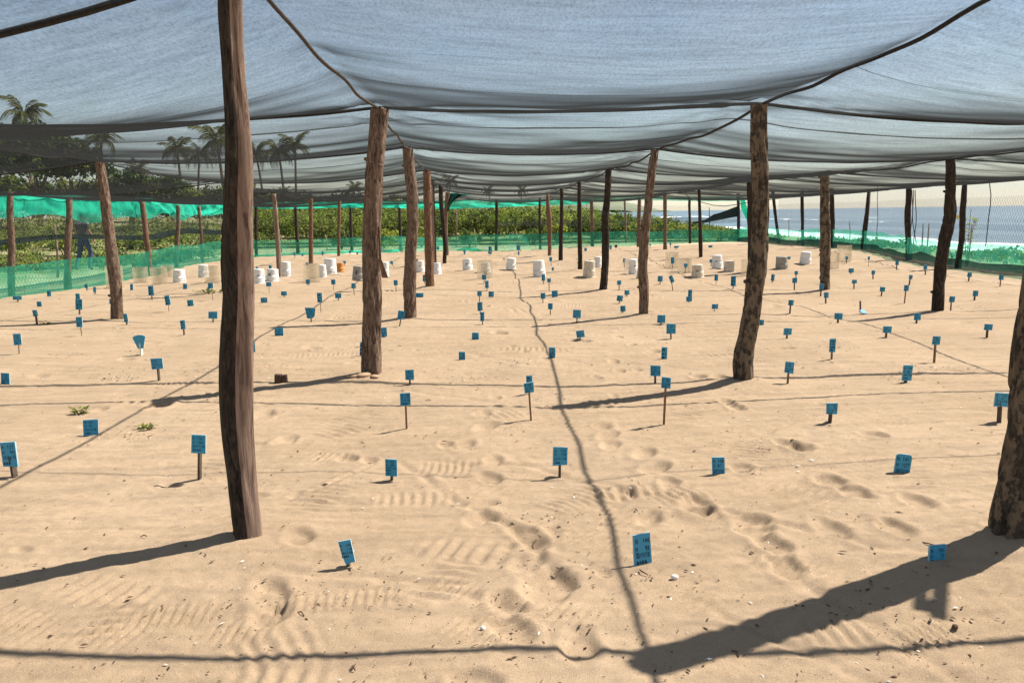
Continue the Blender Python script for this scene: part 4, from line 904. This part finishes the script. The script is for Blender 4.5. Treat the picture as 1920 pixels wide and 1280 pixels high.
# cx, top, w, h(base), material, marks, label
BK = [(334,507,24,532,'bucket','', 'white bucket between a cage and the left fence'),(380,499,20,523,'bucket','', 'white bucket half behind a translucent cage near the left fence'),(483,509,24,537,'bucket','d2','white bucket with green dashes, first right of the split front post'),
 (509,506,24,530,'bucket','dw','white bucket with a dark scrawl, in front of the sawn post'),(536,493,20,522,'bucket','','white ridged bucket just behind the sawn post'),(604,499,16,523,'bucket','','narrow white bucket beside a cage left of the tall bucket'),
 (618,487,25,518,'bucket','h','tallest white bucket of the left cluster, with a wire handle'),(638,494,16,511,'bucket_orange','','small orange bucket between the white and the grey one'),(671,501,25,528,'bucket_grey','w','grey bucket with dark scrawl behind the second left-aisle post'),
 (720,492,18,520,'bucket','','white bucket between the second and third left-aisle posts'),(788,489,17,511,'bucket','d','white bucket with green dash half behind the fourth left-aisle post'),(819,494,18,517,'bucket','','small white bucket right beside the fourth left-aisle post'),
 (877,486,20,509,'bucket','d2','white bucket with green dash in the aisle, left of the cage'),(911,492,20,512,'bucket','','bucket standing inside the translucent cage in the aisle'),(958,484,20,506,'bucket','','plain white bucket in the aisle, at the end of the rope shadow'),
 (1012,490.5,25,523,'bucket','','tall white bucket with a sign in front, right part of the aisle'),(1105,492,24,524,'bucket_dirty','','sand-stained pale bucket left of the kinked dark post'),(1122,484,16,506,'bucket','','small white bucket behind the sand-stained bucket'),
 (1188,488,18,517,'bucket','d','white bucket with green dash left of the third right-aisle post'),(1203,500,19,525,'bucket_dirty','','pale bucket mostly hidden behind the third right-aisle post'),(1347,480,21,505,'bucket','d2','white bucket with green dash beside a small sign, right of the aisle'),
 (1369,489,22,511,'bucket_dirty','','pale dusty bucket next to the dashed one, left of the mottled post'),(1310,497,24,522,'bucket_dirty','d','greenish dusty bucket beside two cages right of the aisle'),(1468,484,24,509,'bucket_grey','','banded grey bucket just right of the bent-foot mottled post'),
 (1512,474,22,498,'bucket','','white bucket left of the straight mottled right post')]
for cx, ty, w, by, mt, mk, lab in BK:
    g = G(cx, by - 2.0); fw = (g - [0, 0, EYE]) @ _f; D = w / FPX * fw / 1.03; Hh = (by - ty - 1) / FPX * fw
    root = tag(empty('bucket', (g[0], g[1] + D * .3, zg(g[0], g[1]))), lab, 'bucket', 'upturned buckets over the nests')
    root.rotation_euler = (random.uniform(-.05, .05), random.uniform(-.07, .07), random.uniform(-.5, .5)); root.scale = (D, D, Hh)
    link('shell', bmesh_of[mt], root)
    if 'd' in mk: link('printed_mark', mk_dash, root)
    if '2' in mk: link('printed_mark', mk_dash2, root)
    if 'w' in mk: link('written_mark', WM, root)
    if 'h' in mk: link('handle', HM, root)
def cage_mesh(seg=26):
    b = MB(); V = []
    for z in (0, .33, .66, 1.0):
        for k in range(seg):
            a = 2 * math.pi * k / seg; r = .5 * (1 + .02 * math.sin(a * 3 + z * 4)); V.append((r * math.cos(a), r * math.sin(a), z + .02 * math.sin(a * 2) * z))
    b.add(V, [(i * seg + k, i * seg + (k + 1) % seg, (i + 1) * seg + (k + 1) % seg, (i + 1) * seg + k) for i in range(3) for k in range(seg)])
    return b.mesh('gauze', M['cage'], True)
CG = cage_mesh()
def ring_mesh(z, r=.5, t=.012):
    b = MB(); b.tube([(r * math.cos(a), r * math.sin(a), z + .02 * math.sin(a * 2) * z) for a in np.linspace(0, 2 * math.pi, 27)], t, 5, cap=False); return b.mesh('rim', M['cage'], True)
RM1, RM0 = ring_mesh(1.0), ring_mesh(0.03)
CGS = [(211,497,30,541,'translucent mesh cage around the foot of the slanting left post'),(260,499,27,532,'translucent mesh cage by the left fence, just right of the slanting post'),(295,501,30,536,'translucent mesh cage left of the white bucket by the left fence'),(312,496,22,522,'faint mesh cage behind two others near the left fence'),
 (395,500,26,535,'translucent mesh cage in front of a bucket beside the split front post'),(582,494,31,532,'translucent mesh cage over a signed stake in front of the slender post'),(909,488,30,526,'translucent mesh cage around a bucket in the aisle'),(1182,486,20,510,'small mesh cage left of the third right-aisle post'),
 (1261,471,25,505,'tall mesh cage around a sign right of the third right-aisle post'),(1285,486,27,515,'mesh cage around a fan-shaped sign beside the dusty bucket'),(1401,486,20,520,'narrow mesh cage left of the bent-foot mottled post'),(1566,472,18,506,'narrow mesh cage right beside the straight mottled right post'),
 (1586,460,26,494,'tall mesh cage by the right fence with a sign inside'),(545,490,1,1,'')]
for cx, ty, w, by, lab in CGS:
    if not lab: continue
    g = G(cx, by - 2); fw = (g - [0, 0, EYE]) @ _f; D = w / FPX * fw; Hh = (by - ty - 4) / FPX * fw
    root = tag(empty('mesh_cage', (g[0], g[1] + D * .35, zg(g[0], g[1]) + .003)), lab, 'cage', 'mesh cages round the nests'); root.rotation_euler = (0, 0, random.uniform(0, 3)); root.scale = (D, D, Hh)
    link('gauze', CG, root); link('rim', RM1, root); link('rim', RM0, root)

# ------------------------------------------------------------------ small things on the sand
def rock(seed, name='stone', mat='stone'):
    r = np.random.default_rng(seed); bm = bmesh.new(); bmesh.ops.create_icosphere(bm, subdivisions=2, radius=1)
    for v in bm.verts:
        n = 1 + .25 * (vnoise(np.array([v.co.x * 1.5 + seed]), np.array([v.co.y * 1.5 + v.co.z]), seed)[0] - .5); v.co *= n
    me = bpy.data.meshes.new(name); bm.to_mesh(me); bm.free(); me.materials.append(M[mat])
    me.polygons.foreach_set('use_smooth', np.full(len(me.polygons), True)); return me
for i, (px, py, sx, sy, sz, lab) in enumerate([(664, 711, .075, .055, .02, 'flat pale stone beside the foot of the second left-aisle post'), (683, 710, .08, .06, .022, 'flat reddish stone touching the second left-aisle post'), (703, 712, .05, .04, .016, 'small flat stone under the second left-aisle post')]):
    g = G(px, py); tag(link('stone', rock(i + 1), None, (g[0], g[1], zg(g[0], g[1]) + .012), (0, 0, i), (sx, sy, sz)), lab, 'stone', 'flat stones at the post foot')
g = G(526, 717); root = tag(empty('wood_block', (g[0], g[1], zg(g[0], g[1]))), 'dark brown square block sticking from the sand left of the second left-aisle post', 'block')
bb = MB(); bb.box((-.02, 0, .03), (.055, .05, .09), 0, Matrix.Rotation(.06, 3, 'Y')); bb.build('block', M['block'], root)
bb = MB(); bb.box((.034, .012, .028), (.045, .05, .075), 0, Matrix.Rotation(-.05, 3, 'Y')); bb.build('block', M['block'], root)
def weed_mesh(seed, n, spread, lw, hgt, mats):
    r = random.Random(seed); b = MB()
    for _ in range(n):
        a = r.uniform(0, 6.28); L = spread * r.uniform(.4, 1); z = hgt * r.uniform(.1, 1)
        c = np.array([math.cos(a) * L, math.sin(a) * L * .6, z]); u = np.array([math.cos(a + r.uniform(-.8, .8)), math.sin(a), r.uniform(-.2, .7)]); u /= np.linalg.norm(u)
        v = np.cross(u, [r.uniform(-.3, .3), r.uniform(-.3, .3), 1]); v /= np.linalg.norm(v); l = lw * r.uniform(.6, 1.3)
        b.add([c - u * l, c + v * l * .4, c + u * l, c - v * l * .4], [(0, 1, 2, 3)], r.randrange(len(mats)))
    return b
for px, py, n, sp, lw, hg, lab in [(149, 772, 60, .075, .022, .05, 'small green weed on the sand, upper one of two left of the front post'), (274, 800, 45, .08, .02, .03, 'small sparse weed on the sand beside a rope shadow'), (397, 551, 90, .42, .05, .06, 'flat strip of green weed beside the half-hidden left post'),
     (1087, 507, 60, .13, .035, .30, 'small yellow-leaved plant at the foot of a straight dark post'), (87, 607, 30, .10, .03, .05, 'tiny weed near the slanting left post'), (566, 476, 120, .35, .05, .22, 'low bushy plant in front of the back fence, left of the aisle'), (735, 472, 260, .9, .06, .5, 'leafy young plants along the back fence behind the aisle'), (715, 468, 120, .5, .06, .4, 'leafy young plant by the back fence behind the second left post')]:
    g = G(px, py); root = tag(empty('weed', (g[0], g[1], zg(g[0], g[1]))), lab, 'weed', 'weeds growing in the sand')
    weed_mesh(px, n, sp, lw, hg, [0, 1]).build('leaves', [M['leafA'], M['leafB']], root)
    st = MB()
    for k in range(5):
        a = k * 1.3; st.tube([(0, 0, -.02), (math.cos(a) * sp * .5, math.sin(a) * sp * .3, hg * .6)], [.004, .003], 5)
    st.build('stems', M['leafD'], root)
# litter: twig bits, dry leaf bits, shell chips
lb = MB(); random.seed(77)
def chip(c, l, w_, mi):
    a = random.uniform(0, 6.28); u = np.array([math.cos(a), math.sin(a), random.uniform(-.15, .25)]) * l; v = np.array([-math.sin(a), math.cos(a), random.uniform(-.2, .2)]) * w_; n = np.array([0, 0, .35 * w_ + .001])
    lb.add([c - u, c + v + n * .3, c + u, c - v, c + n], [(0, 1, 4), (1, 2, 4), (2, 3, 4), (3, 0, 4)], mi)
cl = [(random.uniform(-.6, .6), random.uniform(2.4, 9)) for _ in range(40)]
for i in range(3600):
    if i % 3: yy = 2.3 + 14 * random.random() ** 1.7; xx = random.uniform(-.68, .68) * yy
    else:
        u_, yy = random.choice(cl); xx = u_ * yy + random.gauss(0, .14); yy = max(2.2, yy + random.gauss(0, .12))
    sc = random.choice([.002, .003, .003, .004, .006]) * random.uniform(.7, 1.3) * (1 + yy / 14)
    z = zg(xx, yy) + .002
    chip(np.array([xx, yy, z + .003]), sc * random.uniform(1, 2.4), sc * random.uniform(.4, .9), 0 if random.random() < .90 else 1)
for i in range(26):
    yy = 2.4 + 7 * random.random(); xx = random.uniform(-.6, .6) * yy; z = zg(xx, yy) + .006; a = random.uniform(0, 6.28); L = random.uniform(.02, .06)
    lb.tube([(xx, yy, z), (xx + math.cos(a) * L * .5, yy + math.sin(a) * L * .5, z + .006), (xx + math.cos(a + .4) * L, yy + math.sin(a + .4) * L, z)], [.0025, .003, .002], 5, 0)
tag(lb.build('sand_litter', [M['litter'], M['shell']]), 'scattered dry plant bits and shell chips on the sand', kind='stuff')
for i, (px, py, s_, lab) in enumerate([(1265, 1086, .016, 'round whitish shell near the large shaded sign'), (1791, 1178, .013, 'dark round pebble on the sand below the front square sign'), (906, 1184, .012, 'white shell chip near the front rope shadow')]):
    g = G(px, py); tag(link('pebble', rock(20 + i, 'pebble', ['shell', 'litter', 'shell'][i]), None, (g[0], g[1], zg(g[0], g[1]) + s_ * .5), (0, 0, i), (s_, s_ * .8, s_ * .7)), lab, 'pebble')
# unseen scrap, added and shaped to throw the odd shadow in front
t0 = G(1741, 1098); tt = t0 + SUN * ((2.31) / SUN[2]); sc_ = MB()
for dx, w_, h_ in ((-.045, .04, .24), (.04, .05, .28)):
    sc_.box((dx * .72 - .45 * h_ / 2, -.89 * h_ / 2 - dx * .3, 0), (w_ * 1.1, h_, .008), 0, Matrix.Rotation(-.47, 3, 'Z'))
sc_.box((0, .01, 0.012), (.12, .06, .012)); sc_.box((-.085, -.17, .012), (.06, .09, .008), 0, Matrix.Rotation(-.47, 3, 'Z'))
tag(sc_.build('shadow_scrap', M['hem'], None, False, tt), 'unseen scrap added for its shadow, under the canopy above the front square sign', 'net scrap')

# ------------------------------------------------------------------ vegetation
def leaf_cloud(n, rx, ry, rz, size, seed, nm=3, shell=.55, up=.5, cut=0.0, aspect=.5, probs=None, clumps=0, csz=.3):
    r = np.random.default_rng(seed)
    d = r.normal(size=(n, 3)); d /= np.linalg.norm(d, axis=1)[:, None]
    if clumps:
        cd = r.normal(size=(clumps, 3)); cd /= np.linalg.norm(cd, axis=1)[:, None]; cd[:, 2] = np.abs(cd[:, 2]) * .9 - .15
        cr = r.uniform(.45, 1.0, clumps)[:, None]; cc = cd * cr; w = r.integers(0, clumps, n)
        p = cc[w] + d * (r.uniform(.3, 1, n) ** .6)[:, None] * csz * r.uniform(.6, 1.3, clumps)[w][:, None]
    else:
        w = np.zeros(n, int); rad = shell + (1 - shell) * r.random(n) ** .7; p = d * rad[:, None]
    p = p * np.array([rx, ry, rz])
    nr = d * .6 + r.normal(size=(n, 3)) * .55 + np.array([0, 0, up]); nr /= np.linalg.norm(nr, axis=1)[:, None]
    t = np.cross(nr, r.normal(size=(n, 3))); t /= np.linalg.norm(t, axis=1)[:, None]; b = np.cross(nr, t)
    s = size * r.uniform(.6, 1.4, n)[:, None]
    V = np.stack([p - t * s, p + b * s * aspect + nr * s * .12, p + t * s, p - b * s * aspect + nr * s * .12], 1).reshape(-1, 3)
    Fq = np.arange(4 * n).reshape(n, 4)
    if probs is None: probs = [1 / nm] * nm
    mi = r.choice(nm, n, p=probs)
    if clumps:
        cm = r.choice(nm, clumps, p=probs); k = r.random(n) < .85; mi[k] = cm[w][k]
    return V, Fq, mi
LEAFM = [M['leafA'], M['leafB'], M['leafC'], M['leafD']]
def cloud_mesh(name, *a, **k):
    V, Fq, mi = leaf_cloud(*a, **k); return mesh_np(name, V, Fq, False, LEAFM, mi)

# thicket behind the back fence, one continuous mass
def mass(name, spots, per, label, size, probs, seed):
    Vs, Fs, Ms = [], [], []; off = 0
    for i, (x, y, z, rx, ry, rz) in enumerate(spots):
        pr_ = np.array(probs) * rng.uniform(.25, 1.9, 4); pr_ = pr_ / pr_.sum()  # leaf tones vary per spot to imitate bright and shadowed patches
        V, Fq, mi = leaf_cloud(per, rx, ry, rz, size, seed + i, 4, probs=pr_, clumps=30, csz=.30, up=.6)
        V = V + np.array([x, y, z]); Vs.append(V); Fs.append(Fq + off); Ms.append(mi); off += len(V)
    return tag(link(name, mesh_np(name, np.concatenate(Vs), np.concatenate(Fs), False, LEAFM, np.concatenate(Ms))), label, kind='stuff')
random.seed(31)
sp = []
for px in np.arange(455, 1420, 17):
    for Y in (40.5, 44, 48.5):
        ty = np.interp(px, [440, 600, 800, 850, 920, 1000, 1100, 1200, 1260, 1300, 1360, 1400, 1420], [388, 384, 380, 376, 376, 378, 385, 400, 408, 415, 428, 438, 442]) + random.uniform(-4, 7)
        p = A(px + random.uniform(-8, 8), ty, Y); z0 = zg(p[0], Y); h = max(.35, p[2] - z0) * (1 if Y > 43 else random.uniform(.62, .95))
        sp.append((p[0], Y, z0 + h * .42, .85 * random.uniform(.8, 1.2), 1.3, h * .66))
mass('thicket', sp, 1000, 'dense green and yellow green shrubs behind the back fence', .062, [.42, .27, .19, .12], 300)
sp = []
for px in np.arange(-140, 820, 24):
    for Y in (56, 66):
        ty = np.interp(px, [-140, 0, 100, 200, 300, 420, 520, 640, 760, 820], [300, 322, 336, 334, 340, 348, 352, 358, 366, 376]) + random.uniform(-6, 10)
        p = A(px + random.uniform(-10, 10), ty, Y); z0 = zg(p[0], Y); h = max(.5, p[2] - z0)
        sp.append((p[0], Y, z0 + h * .45, 1.6 * random.uniform(.8, 1.3), 1.8, h * .62))
mass('treeline', sp, 700, 'dark leafy tree belt beyond the thicket on the left', .16, [.2, .06, .56, .18], 500)
sp = []
for px in np.arange(-120, 470, 22):
    for Y, lo, hi in ((24.5, .22, .45), (28, .3, .6), (34, .9, 1.5), (40, 1.6, 2.3)):
        p = A(px + random.uniform(-12, 12), 440, Y)
        if p[0] > -11.2: continue
        z0 = zg(p[0], Y); h = random.uniform(lo, hi) * (.45 if random.random() < .3 and Y < 30 else 1)
        if Y < 26 and 120 < px < 215: continue
        sp.append((p[0], Y + random.uniform(-1, 1), z0 + h * .35, random.uniform(.6, 1.1), .9, h * .68))
mass('undergrowth', sp, 420, 'low green bushes and creepers outside the left fence', .065, [.4, .28, .16, .16], 700)
sp = []
for i in range(46):
    y = random.uniform(15.5, 36); x = np.interp(y, [15, 20, 23, 29, 36], [11.6, 11.5, 12, 12.9, 12.5]) + random.uniform(.25, 2.2); h = random.uniform(.18, .42) * (1.15 if y < 21 else .8)
    sp.append((x, y, zg(x, y) + h * .5, .5, .5, h * .8))
mass('creepers', sp, 110, 'beach creepers growing low along the right fence', .06, [.34, .14, .44, .08], 900)
sp = []
for i in range(60):
    y = random.uniform(38, 70); x = random.uniform(3, 14) + (y - 38) * .1; h = random.uniform(.12, .35)
    sp.append((x, y, zg(x, y) + h * .4, .7, .6, h))
mass('dune_plants', sp, 90, 'low dune plants on the beach beyond the far corner', .06, [.36, .34, .12, .18], 1000)

# single bushes in front of the thicket
bm_var = [cloud_mesh('foliage', 1500, .8, .7, .62, .085, 1200 + i, nm=4, probs=pr, clumps=18, csz=.4) for i, pr in enumerate([[.25, .65, .05, .05], [.5, .3, .15, .05], [.2, .1, .6, .1]])]
stm = MB()
for k in range(7):
    a = k * .9; stm.tube([(0, 0, -.5), (math.cos(a) * .2, math.sin(a) * .2, -.1), (math.cos(a) * .45, math.sin(a) * .45, .25)], [.03, .02, .01], 6)
STM = stm.mesh('stems', M['bark'], True)
for px, Y, s_, vi, lab in [(1045, 38.2, 1.0, 0, 'bright yellow-green bush behind the back fence by the twisted post'), (1000, 38.5, .75, 1, 'mid green round bush behind the back fence at the aisle end'), (790, 37.5, .85, 0, 'light green bush behind the back fence seen by the fourth left post'), (720, 37, .8, 0, 'yellow-green bush behind the back fence behind the third left post'),
      (880, 37.4, .7, 1, 'green bush behind the back fence in line with the aisle'), (640, 36.5, .8, 2, 'dark green bush behind the back fence near a thin reddish post'), (1225, 41, .8, 1, 'round green bush behind the back fence right of the aisle'), (1290, 43, .7, 0, 'pale green bush where the thicket meets the beach'), (1130, 39.5, .8, 2, 'dark bush behind the back fence by the kinked post')]:
    p = A(px, 450, Y); z0 = zg(p[0], Y); root = tag(empty('bush', (p[0], Y, z0 + .5 * s_)), lab, 'bush', 'bushes in front of the thicket'); root.scale = (s_,) * 3; root.rotation_euler = (0, 0, px)
    link('foliage', bm_var[vi], root); link('stems', STM, root)

# palms
def frond_mesh(seed, L=2.9, droop=1.2):
    r = random.Random(seed); b = MB(); N = 22; P = []
    for k in range(N + 1):
        t = k / N; P.append(np.array([L * (t - .18 * droop * t ** 3), 0, L * (.42 * t - .62 * droop * t ** 2.2)]))
    b.tube(P, [.035 * (1 - k / N) + .006 for k in range(N + 1)], 4)
    for k in range(2, N + 1):
        t = k / N; ll = (.75 * math.sin(math.pi * min(1, t * .92 + .12)) ** .6 + .12) * r.uniform(.8, 1.15); tg = P[k] - P[k - 1]; tg /= np.linalg.norm(tg)
        for sg in (-1, 1):
            d = np.array([0, sg, 0]) * .75 + tg * .55 + np.array([0, 0, -.35 - .55 * r.random()]); d /= np.linalg.norm(d); w = .045
            p = P[k]; q = p + d * ll * .55; e = p + d * ll + np.array([0, 0, -.22 * ll])
            b.add([p - tg * w, p + tg * w, q + tg * w * .9, q - tg * w * .9, e], [(0, 1, 2, 3), (3, 2, 4)])
    return b.mesh('frond', M['palm'])
FR = [frond_mesh(1, 2.9, .9), frond_mesh(2, 2.8, 1.25), frond_mesh(3, 2.6, 1.6)]
random.seed(17)
def palm(px, py, D, s_, lab, nf=17):
    c = A(px, py, D); bx = c[0] + random.uniform(-1, 1); z0 = zg(bx, D) - .2; root = tag(empty('palm_tree', (bx, D, z0)), lab, 'palm', 'coconut palms beyond the left fence')
    H_ = c[2] - z0; t = np.linspace(0, 1, 12); b = MB()
    P = [np.array([(c[0] - bx) * tt ** 1.8, .3 * math.sin(tt * 2), H_ * tt]) for tt in t]
    b.tube(P, [s_ * (.20 - .09 * tt) * (1 + .04 * (i % 2)) for i, tt in enumerate(t)], 8); b.build('trunk', M['palm_trunk'], root, True)
    tp = P[-1]
    for k in range(nf):
        o = link('frond', FR[0 if k < nf * .35 else (1 if k < nf * .7 else 2)], root, tp, (0, (-.75 if k < nf * .35 else (-.2 if k < nf * .7 else .25)) + random.uniform(-.25, .25), k * 2.4 + random.uniform(-.3, .3))); o.scale = (s_ * random.uniform(.85, 1.1),) * 3
    nb = MB()
    for k in range(6):
        a = k * 1.05; bmv = np.array([math.cos(a) * .16, math.sin(a) * .16, -.18]) * s_; nb.tube([tp + bmv + [0, 0, .1 * s_], tp + bmv, tp + bmv - [0, 0, .12 * s_]], [.05 * s_, .1 * s_, .04 * s_], 6)
    nb.build('coconuts', M['leafD'], root, True)
for px, py, D, s_, lab in [(42, 214, 92, 1.15, 'large hazy palm at the far left, highest of its group'), (187, 262, 88, .95, 'lone palm right above the slanting left post'), (330, 282, 100, 1.05, 'palm just left of the tall pair near the front post'), (372, 292, 104, .9, 'small palm left of the tallest middle palm'),
      (404, 262, 96, 1.25, 'tallest full-crowned palm just left of the split front post'), (428, 262, 100, 1.0, 'palm crown half hidden behind the split front post'), (478, 288, 100, .95, 'palm just right of the split front post'), (521, 286, 98, 1.0, 'left one of the two palms right of the front post'), (552, 274, 98, .95, 'taller right one of the two palms right of the front post'),
      (108, 276, 86, 1.0, 'shaded palm between the highest palm and the lone palm'), (10, 262, 84, 1.1, 'shaded palm at the left edge below the highest one'), (845, 340, 120, .62, 'distant palm top above the back fence in the aisle'), (664, 353, 118, .6, 'distant low palm top behind the second left-aisle post'), (915, 358, 125, .5, 'distant palm top left of the aisle centre'), (978, 358, 125, .5, 'distant palm top at the aisle centre'),
      (255, 322, 90, .8, 'small low palm between the slanting post and the tall pair')]:
    palm(px, py, D, s_, lab)
# dark broad trees at far left
tcm = [cloud_mesh('crown', 3800, 2.6, 2.4, 2.0, .17, 1400 + i, nm=4, probs=[.14, .03, .70, .13], clumps=40, csz=.3) for i in range(2)]
for i, (px, py, D, s_, lab) in enumerate([(-30, 300, 48, 1.1, 'dark broad tree at the left edge behind the net'), (60, 292, 52, 1.2, 'dark broad tree under the highest palm'), (128, 312, 50, .95, 'dark rounded tree left of the lone palm'), (240, 350, 56, .75, 'small olive tree right of the lone palm'), (318, 356, 60, .7, 'low tree behind the left fence near the front post')]):
    c = A(px, py, D); z0 = zg(c[0], D) - .2; root = tag(empty('broad_tree', (c[0], D, z0)), lab, 'tree', 'broad trees beyond the left fence'); hh = c[2] - z0
    b = MB(); b.tube([(0, 0, 0), (.1, .05, hh * .4), (0, .1, hh * .8)], [.22, .17, .1], 8)
    for k in range(5):
        a = k * 1.3; b.tube([(.08, .05, hh * .45), (math.cos(a) * .9 * s_, math.sin(a) * .9 * s_, hh * .85)], [.09, .03], 6)
    b.build('trunk', M['bark'], root, True); o = link('crown', tcm[i % 2], root, (0, 0, hh), (0, 0, i), (s_,) * 3)
# yellow flowering plant at the right fence
g = A(1806, 470, 20.4); z0 = zg(11.9, 20.4); root = tag(empty('flowering_plant', (g[0] + .12, 20.4, z0)), 'tall leafy plant with one yellow flower beside a right fence post', 'plant'); b = MB()
for dx, h_ in ((0, 1.45), (.12, 1.15), (-.14, .95)):
    b.tube([(0, 0, -.05), (dx * .4, .02, h_ * .5), (dx, 0, h_)], [.012, .01, .006], 5)
b.build('stems', M['leafD'], root, True)
r = random.Random(4); b = MB()
for k in range(46):
    z = r.uniform(.45, 1.25); a = r.uniform(0, 6.28); c = np.array([math.cos(a) * .16, math.sin(a) * .12, z]); u = np.array([math.cos(a), math.sin(a), -.3]) * .07; v = np.array([-math.sin(a), math.cos(a), .2]) * .05
    b.add([c - u, c + v, c + u, c - v], [(0, 1, 2, 3)], k % 2)
b.build('leaves', [M['leafA'], M['leafB']], root)
b = MB(); fc = np.array(A(1797, 407, 20.3)) - np.array([g[0] + .12, 20.4, z0])
for k in range(10):
    a = k * .628; u = np.array([math.cos(a), -.1, math.sin(a)]); v = np.array([-math.sin(a), 0, math.cos(a)]) * .018
    b.add([fc, fc + u * .04 + v, fc + u * .07, fc + u * .04 - v], [(0, 1, 2, 3)])
b.tube([fc + [0, -.012, 0], fc + [0, .01, 0]], .02, 8); b.build('flower', M['flower'], root)

# ------------------------------------------------------------------ person walking outside the left fence
g = G(153, 506); PX, PY = -12.55, 23.7; PZ = zg(PX, PY)
root = tag(empty('person', (PX, PY, PZ)), 'person in black shirt and blue jeans walking away beyond the left fence', 'person'); root.rotation_euler = (0, 0, math.radians(-12))
def skin_body(name, verts, edges, radii, mats, parent, facemat=None, rootv=0, sub=2):
    me = bpy.data.meshes.new(name); me.from_pydata(verts, edges, []); o = link(name, me, parent)
    sk = o.modifiers.new('skin', 'SKIN'); sk.use_smooth_shade = True
    for i, v in enumerate(me.skin_vertices[0].data): v.radius = radii[i]; v.use_root = (i == rootv)
    o.modifiers.new('sub', 'SUBSURF').levels = sub; o.modifiers['sub'].render_levels = sub
    dg = bpy.context.evaluated_depsgraph_get(); dg.update(); nm_ = bpy.data.meshes.new_from_object(o.evaluated_get(dg)); o.modifiers.clear(); o.data = nm_
    nm_.materials.clear()
    for q in mats: nm_.materials.append(q)
    if facemat:
        for p in nm_.polygons: p.material_index = facemat(p.center)
    for p in nm_.polygons: p.use_smooth = True
    return o
# walking away (+y): pelvis, spine, neck, head, arms with five-fingered hands, legs in mid stride
V = [(0, 0, .93), (0, .01, 1.08), (0, .02, 1.25), (0, .02, 1.40), (0, .03, 1.49), (0, .05, 1.56), (0, .055, 1.66), (0, .05, 1.71),
     (.17, .01, 1.40), (.235, -.03, 1.17), (.265, .10, .97), (.275, .14, .90), (-.17, .02, 1.40), (-.245, .05, 1.17), (-.25, .13, .96), (-.25, .16, .89),
     (.09, .0, .88), (.10, .16, .52), (.10, .02, .10), (.11, .16, .04), (-.09, 0, .88), (-.10, -.06, .50), (-.10, -.28, .14), (-.11, -.20, .05)]
E_ = [(0, 1), (1, 2), (2, 3), (3, 4), (4, 5), (5, 6), (6, 7), (3, 8), (8, 9), (9, 10), (10, 11), (3, 12), (12, 13), (13, 14), (14, 15), (0, 16), (16, 17), (17, 18), (18, 19), (0, 20), (20, 21), (21, 22), (22, 23)]
Rd = [(.15, .11), (.14, .10), (.165, .11), (.16, .10), (.055, .055), (.075, .085), (.08, .095), (.05, .06), (.065, .065), (.045, .045), (.03, .03), (.03, .02), (.065, .065), (.045, .045), (.03, .03), (.03, .02),
      (.095, .095), (.065, .07), (.045, .045), (.04, .035), (.095, .095), (.065, .07), (.045, .045), (.04, .035)]
def bodymat(c):
    if c.z < .085: return 3
    if c.z < .95 and abs(c.x) < .21: return 2
    if abs(c.x) > .2 and c.z < 1.22: return 0
    if c.z > 1.455: return 0
    if c.z > 1.37: return 4
    return 1
skin_body('body', V, E_, Rd, [M['skin'], M['shirt'], M['jeans'], M['shoe'], M['yoke']], root, bodymat)
hm_ = MB()
for sg, wr in ((1, np.array((.275, .14, .90))), (-1, np.array((-.25, .16, .89)))):
    for k in range(4):
        o0 = wr + [0, -.028 + .018 * k, -.03]; L_ = [.065, .078, .072, .055][k]
        hm_.tube([o0 + [0, 0, .02], o0 + [-.004 * sg, .004, -L_ * .5], o0 + [-.018 * sg, .008, -L_]], [.009, .008, .006], 6)
    hm_.tube([wr + [0, .02, 0], wr + [-.02 * sg, .045, -.03], wr + [-.03 * sg, .05, -.055]], [.011, .010, .007], 6)
hm_.build('fingers', M['skin'], root, True)
hb_ = bmesh.new(); bmesh.ops.create_uvsphere(hb_, u_segments=18, v_segments=12, radius=1)
for v in hb_.verts:
    v.co = Vector((v.co.x * .088, v.co.y * .105, v.co.z * .105))
    if v.co.y > .03 and v.co.z < .02: v.co.y = .03
    if v.co.z < -.06: v.co.z = -.06
hme = bpy.data.meshes.new('hair'); hb_.to_mesh(hme); hb_.free(); hme.materials.append(M['hair']); link('hair', hme, root, (0, .035, 1.675))
fm = MB(); 
fm.tube([(0, .155, 1.655), (0, .172, 1.635), (0, .155, 1.628)], [.010, .014, .010], 6)
for sx in (-.03, .03): fm.tube([(sx - .012, .142, 1.665), (sx + .012, .142, 1.665)], .007, 6, 1)
fm.tube([(-.022, .142, 1.60), (.022, .142, 1.60)], .006, 6, 2)
for sx in (-1, 1): fm.tube([(sx * .083, .05, 1.665), (sx * .095, .045, 1.65), (sx * .083, .05, 1.625)], [.012, .018, .010], 6)
fm.build('face', [M['skin'], M['hair'], M['bark_red']], root, True)
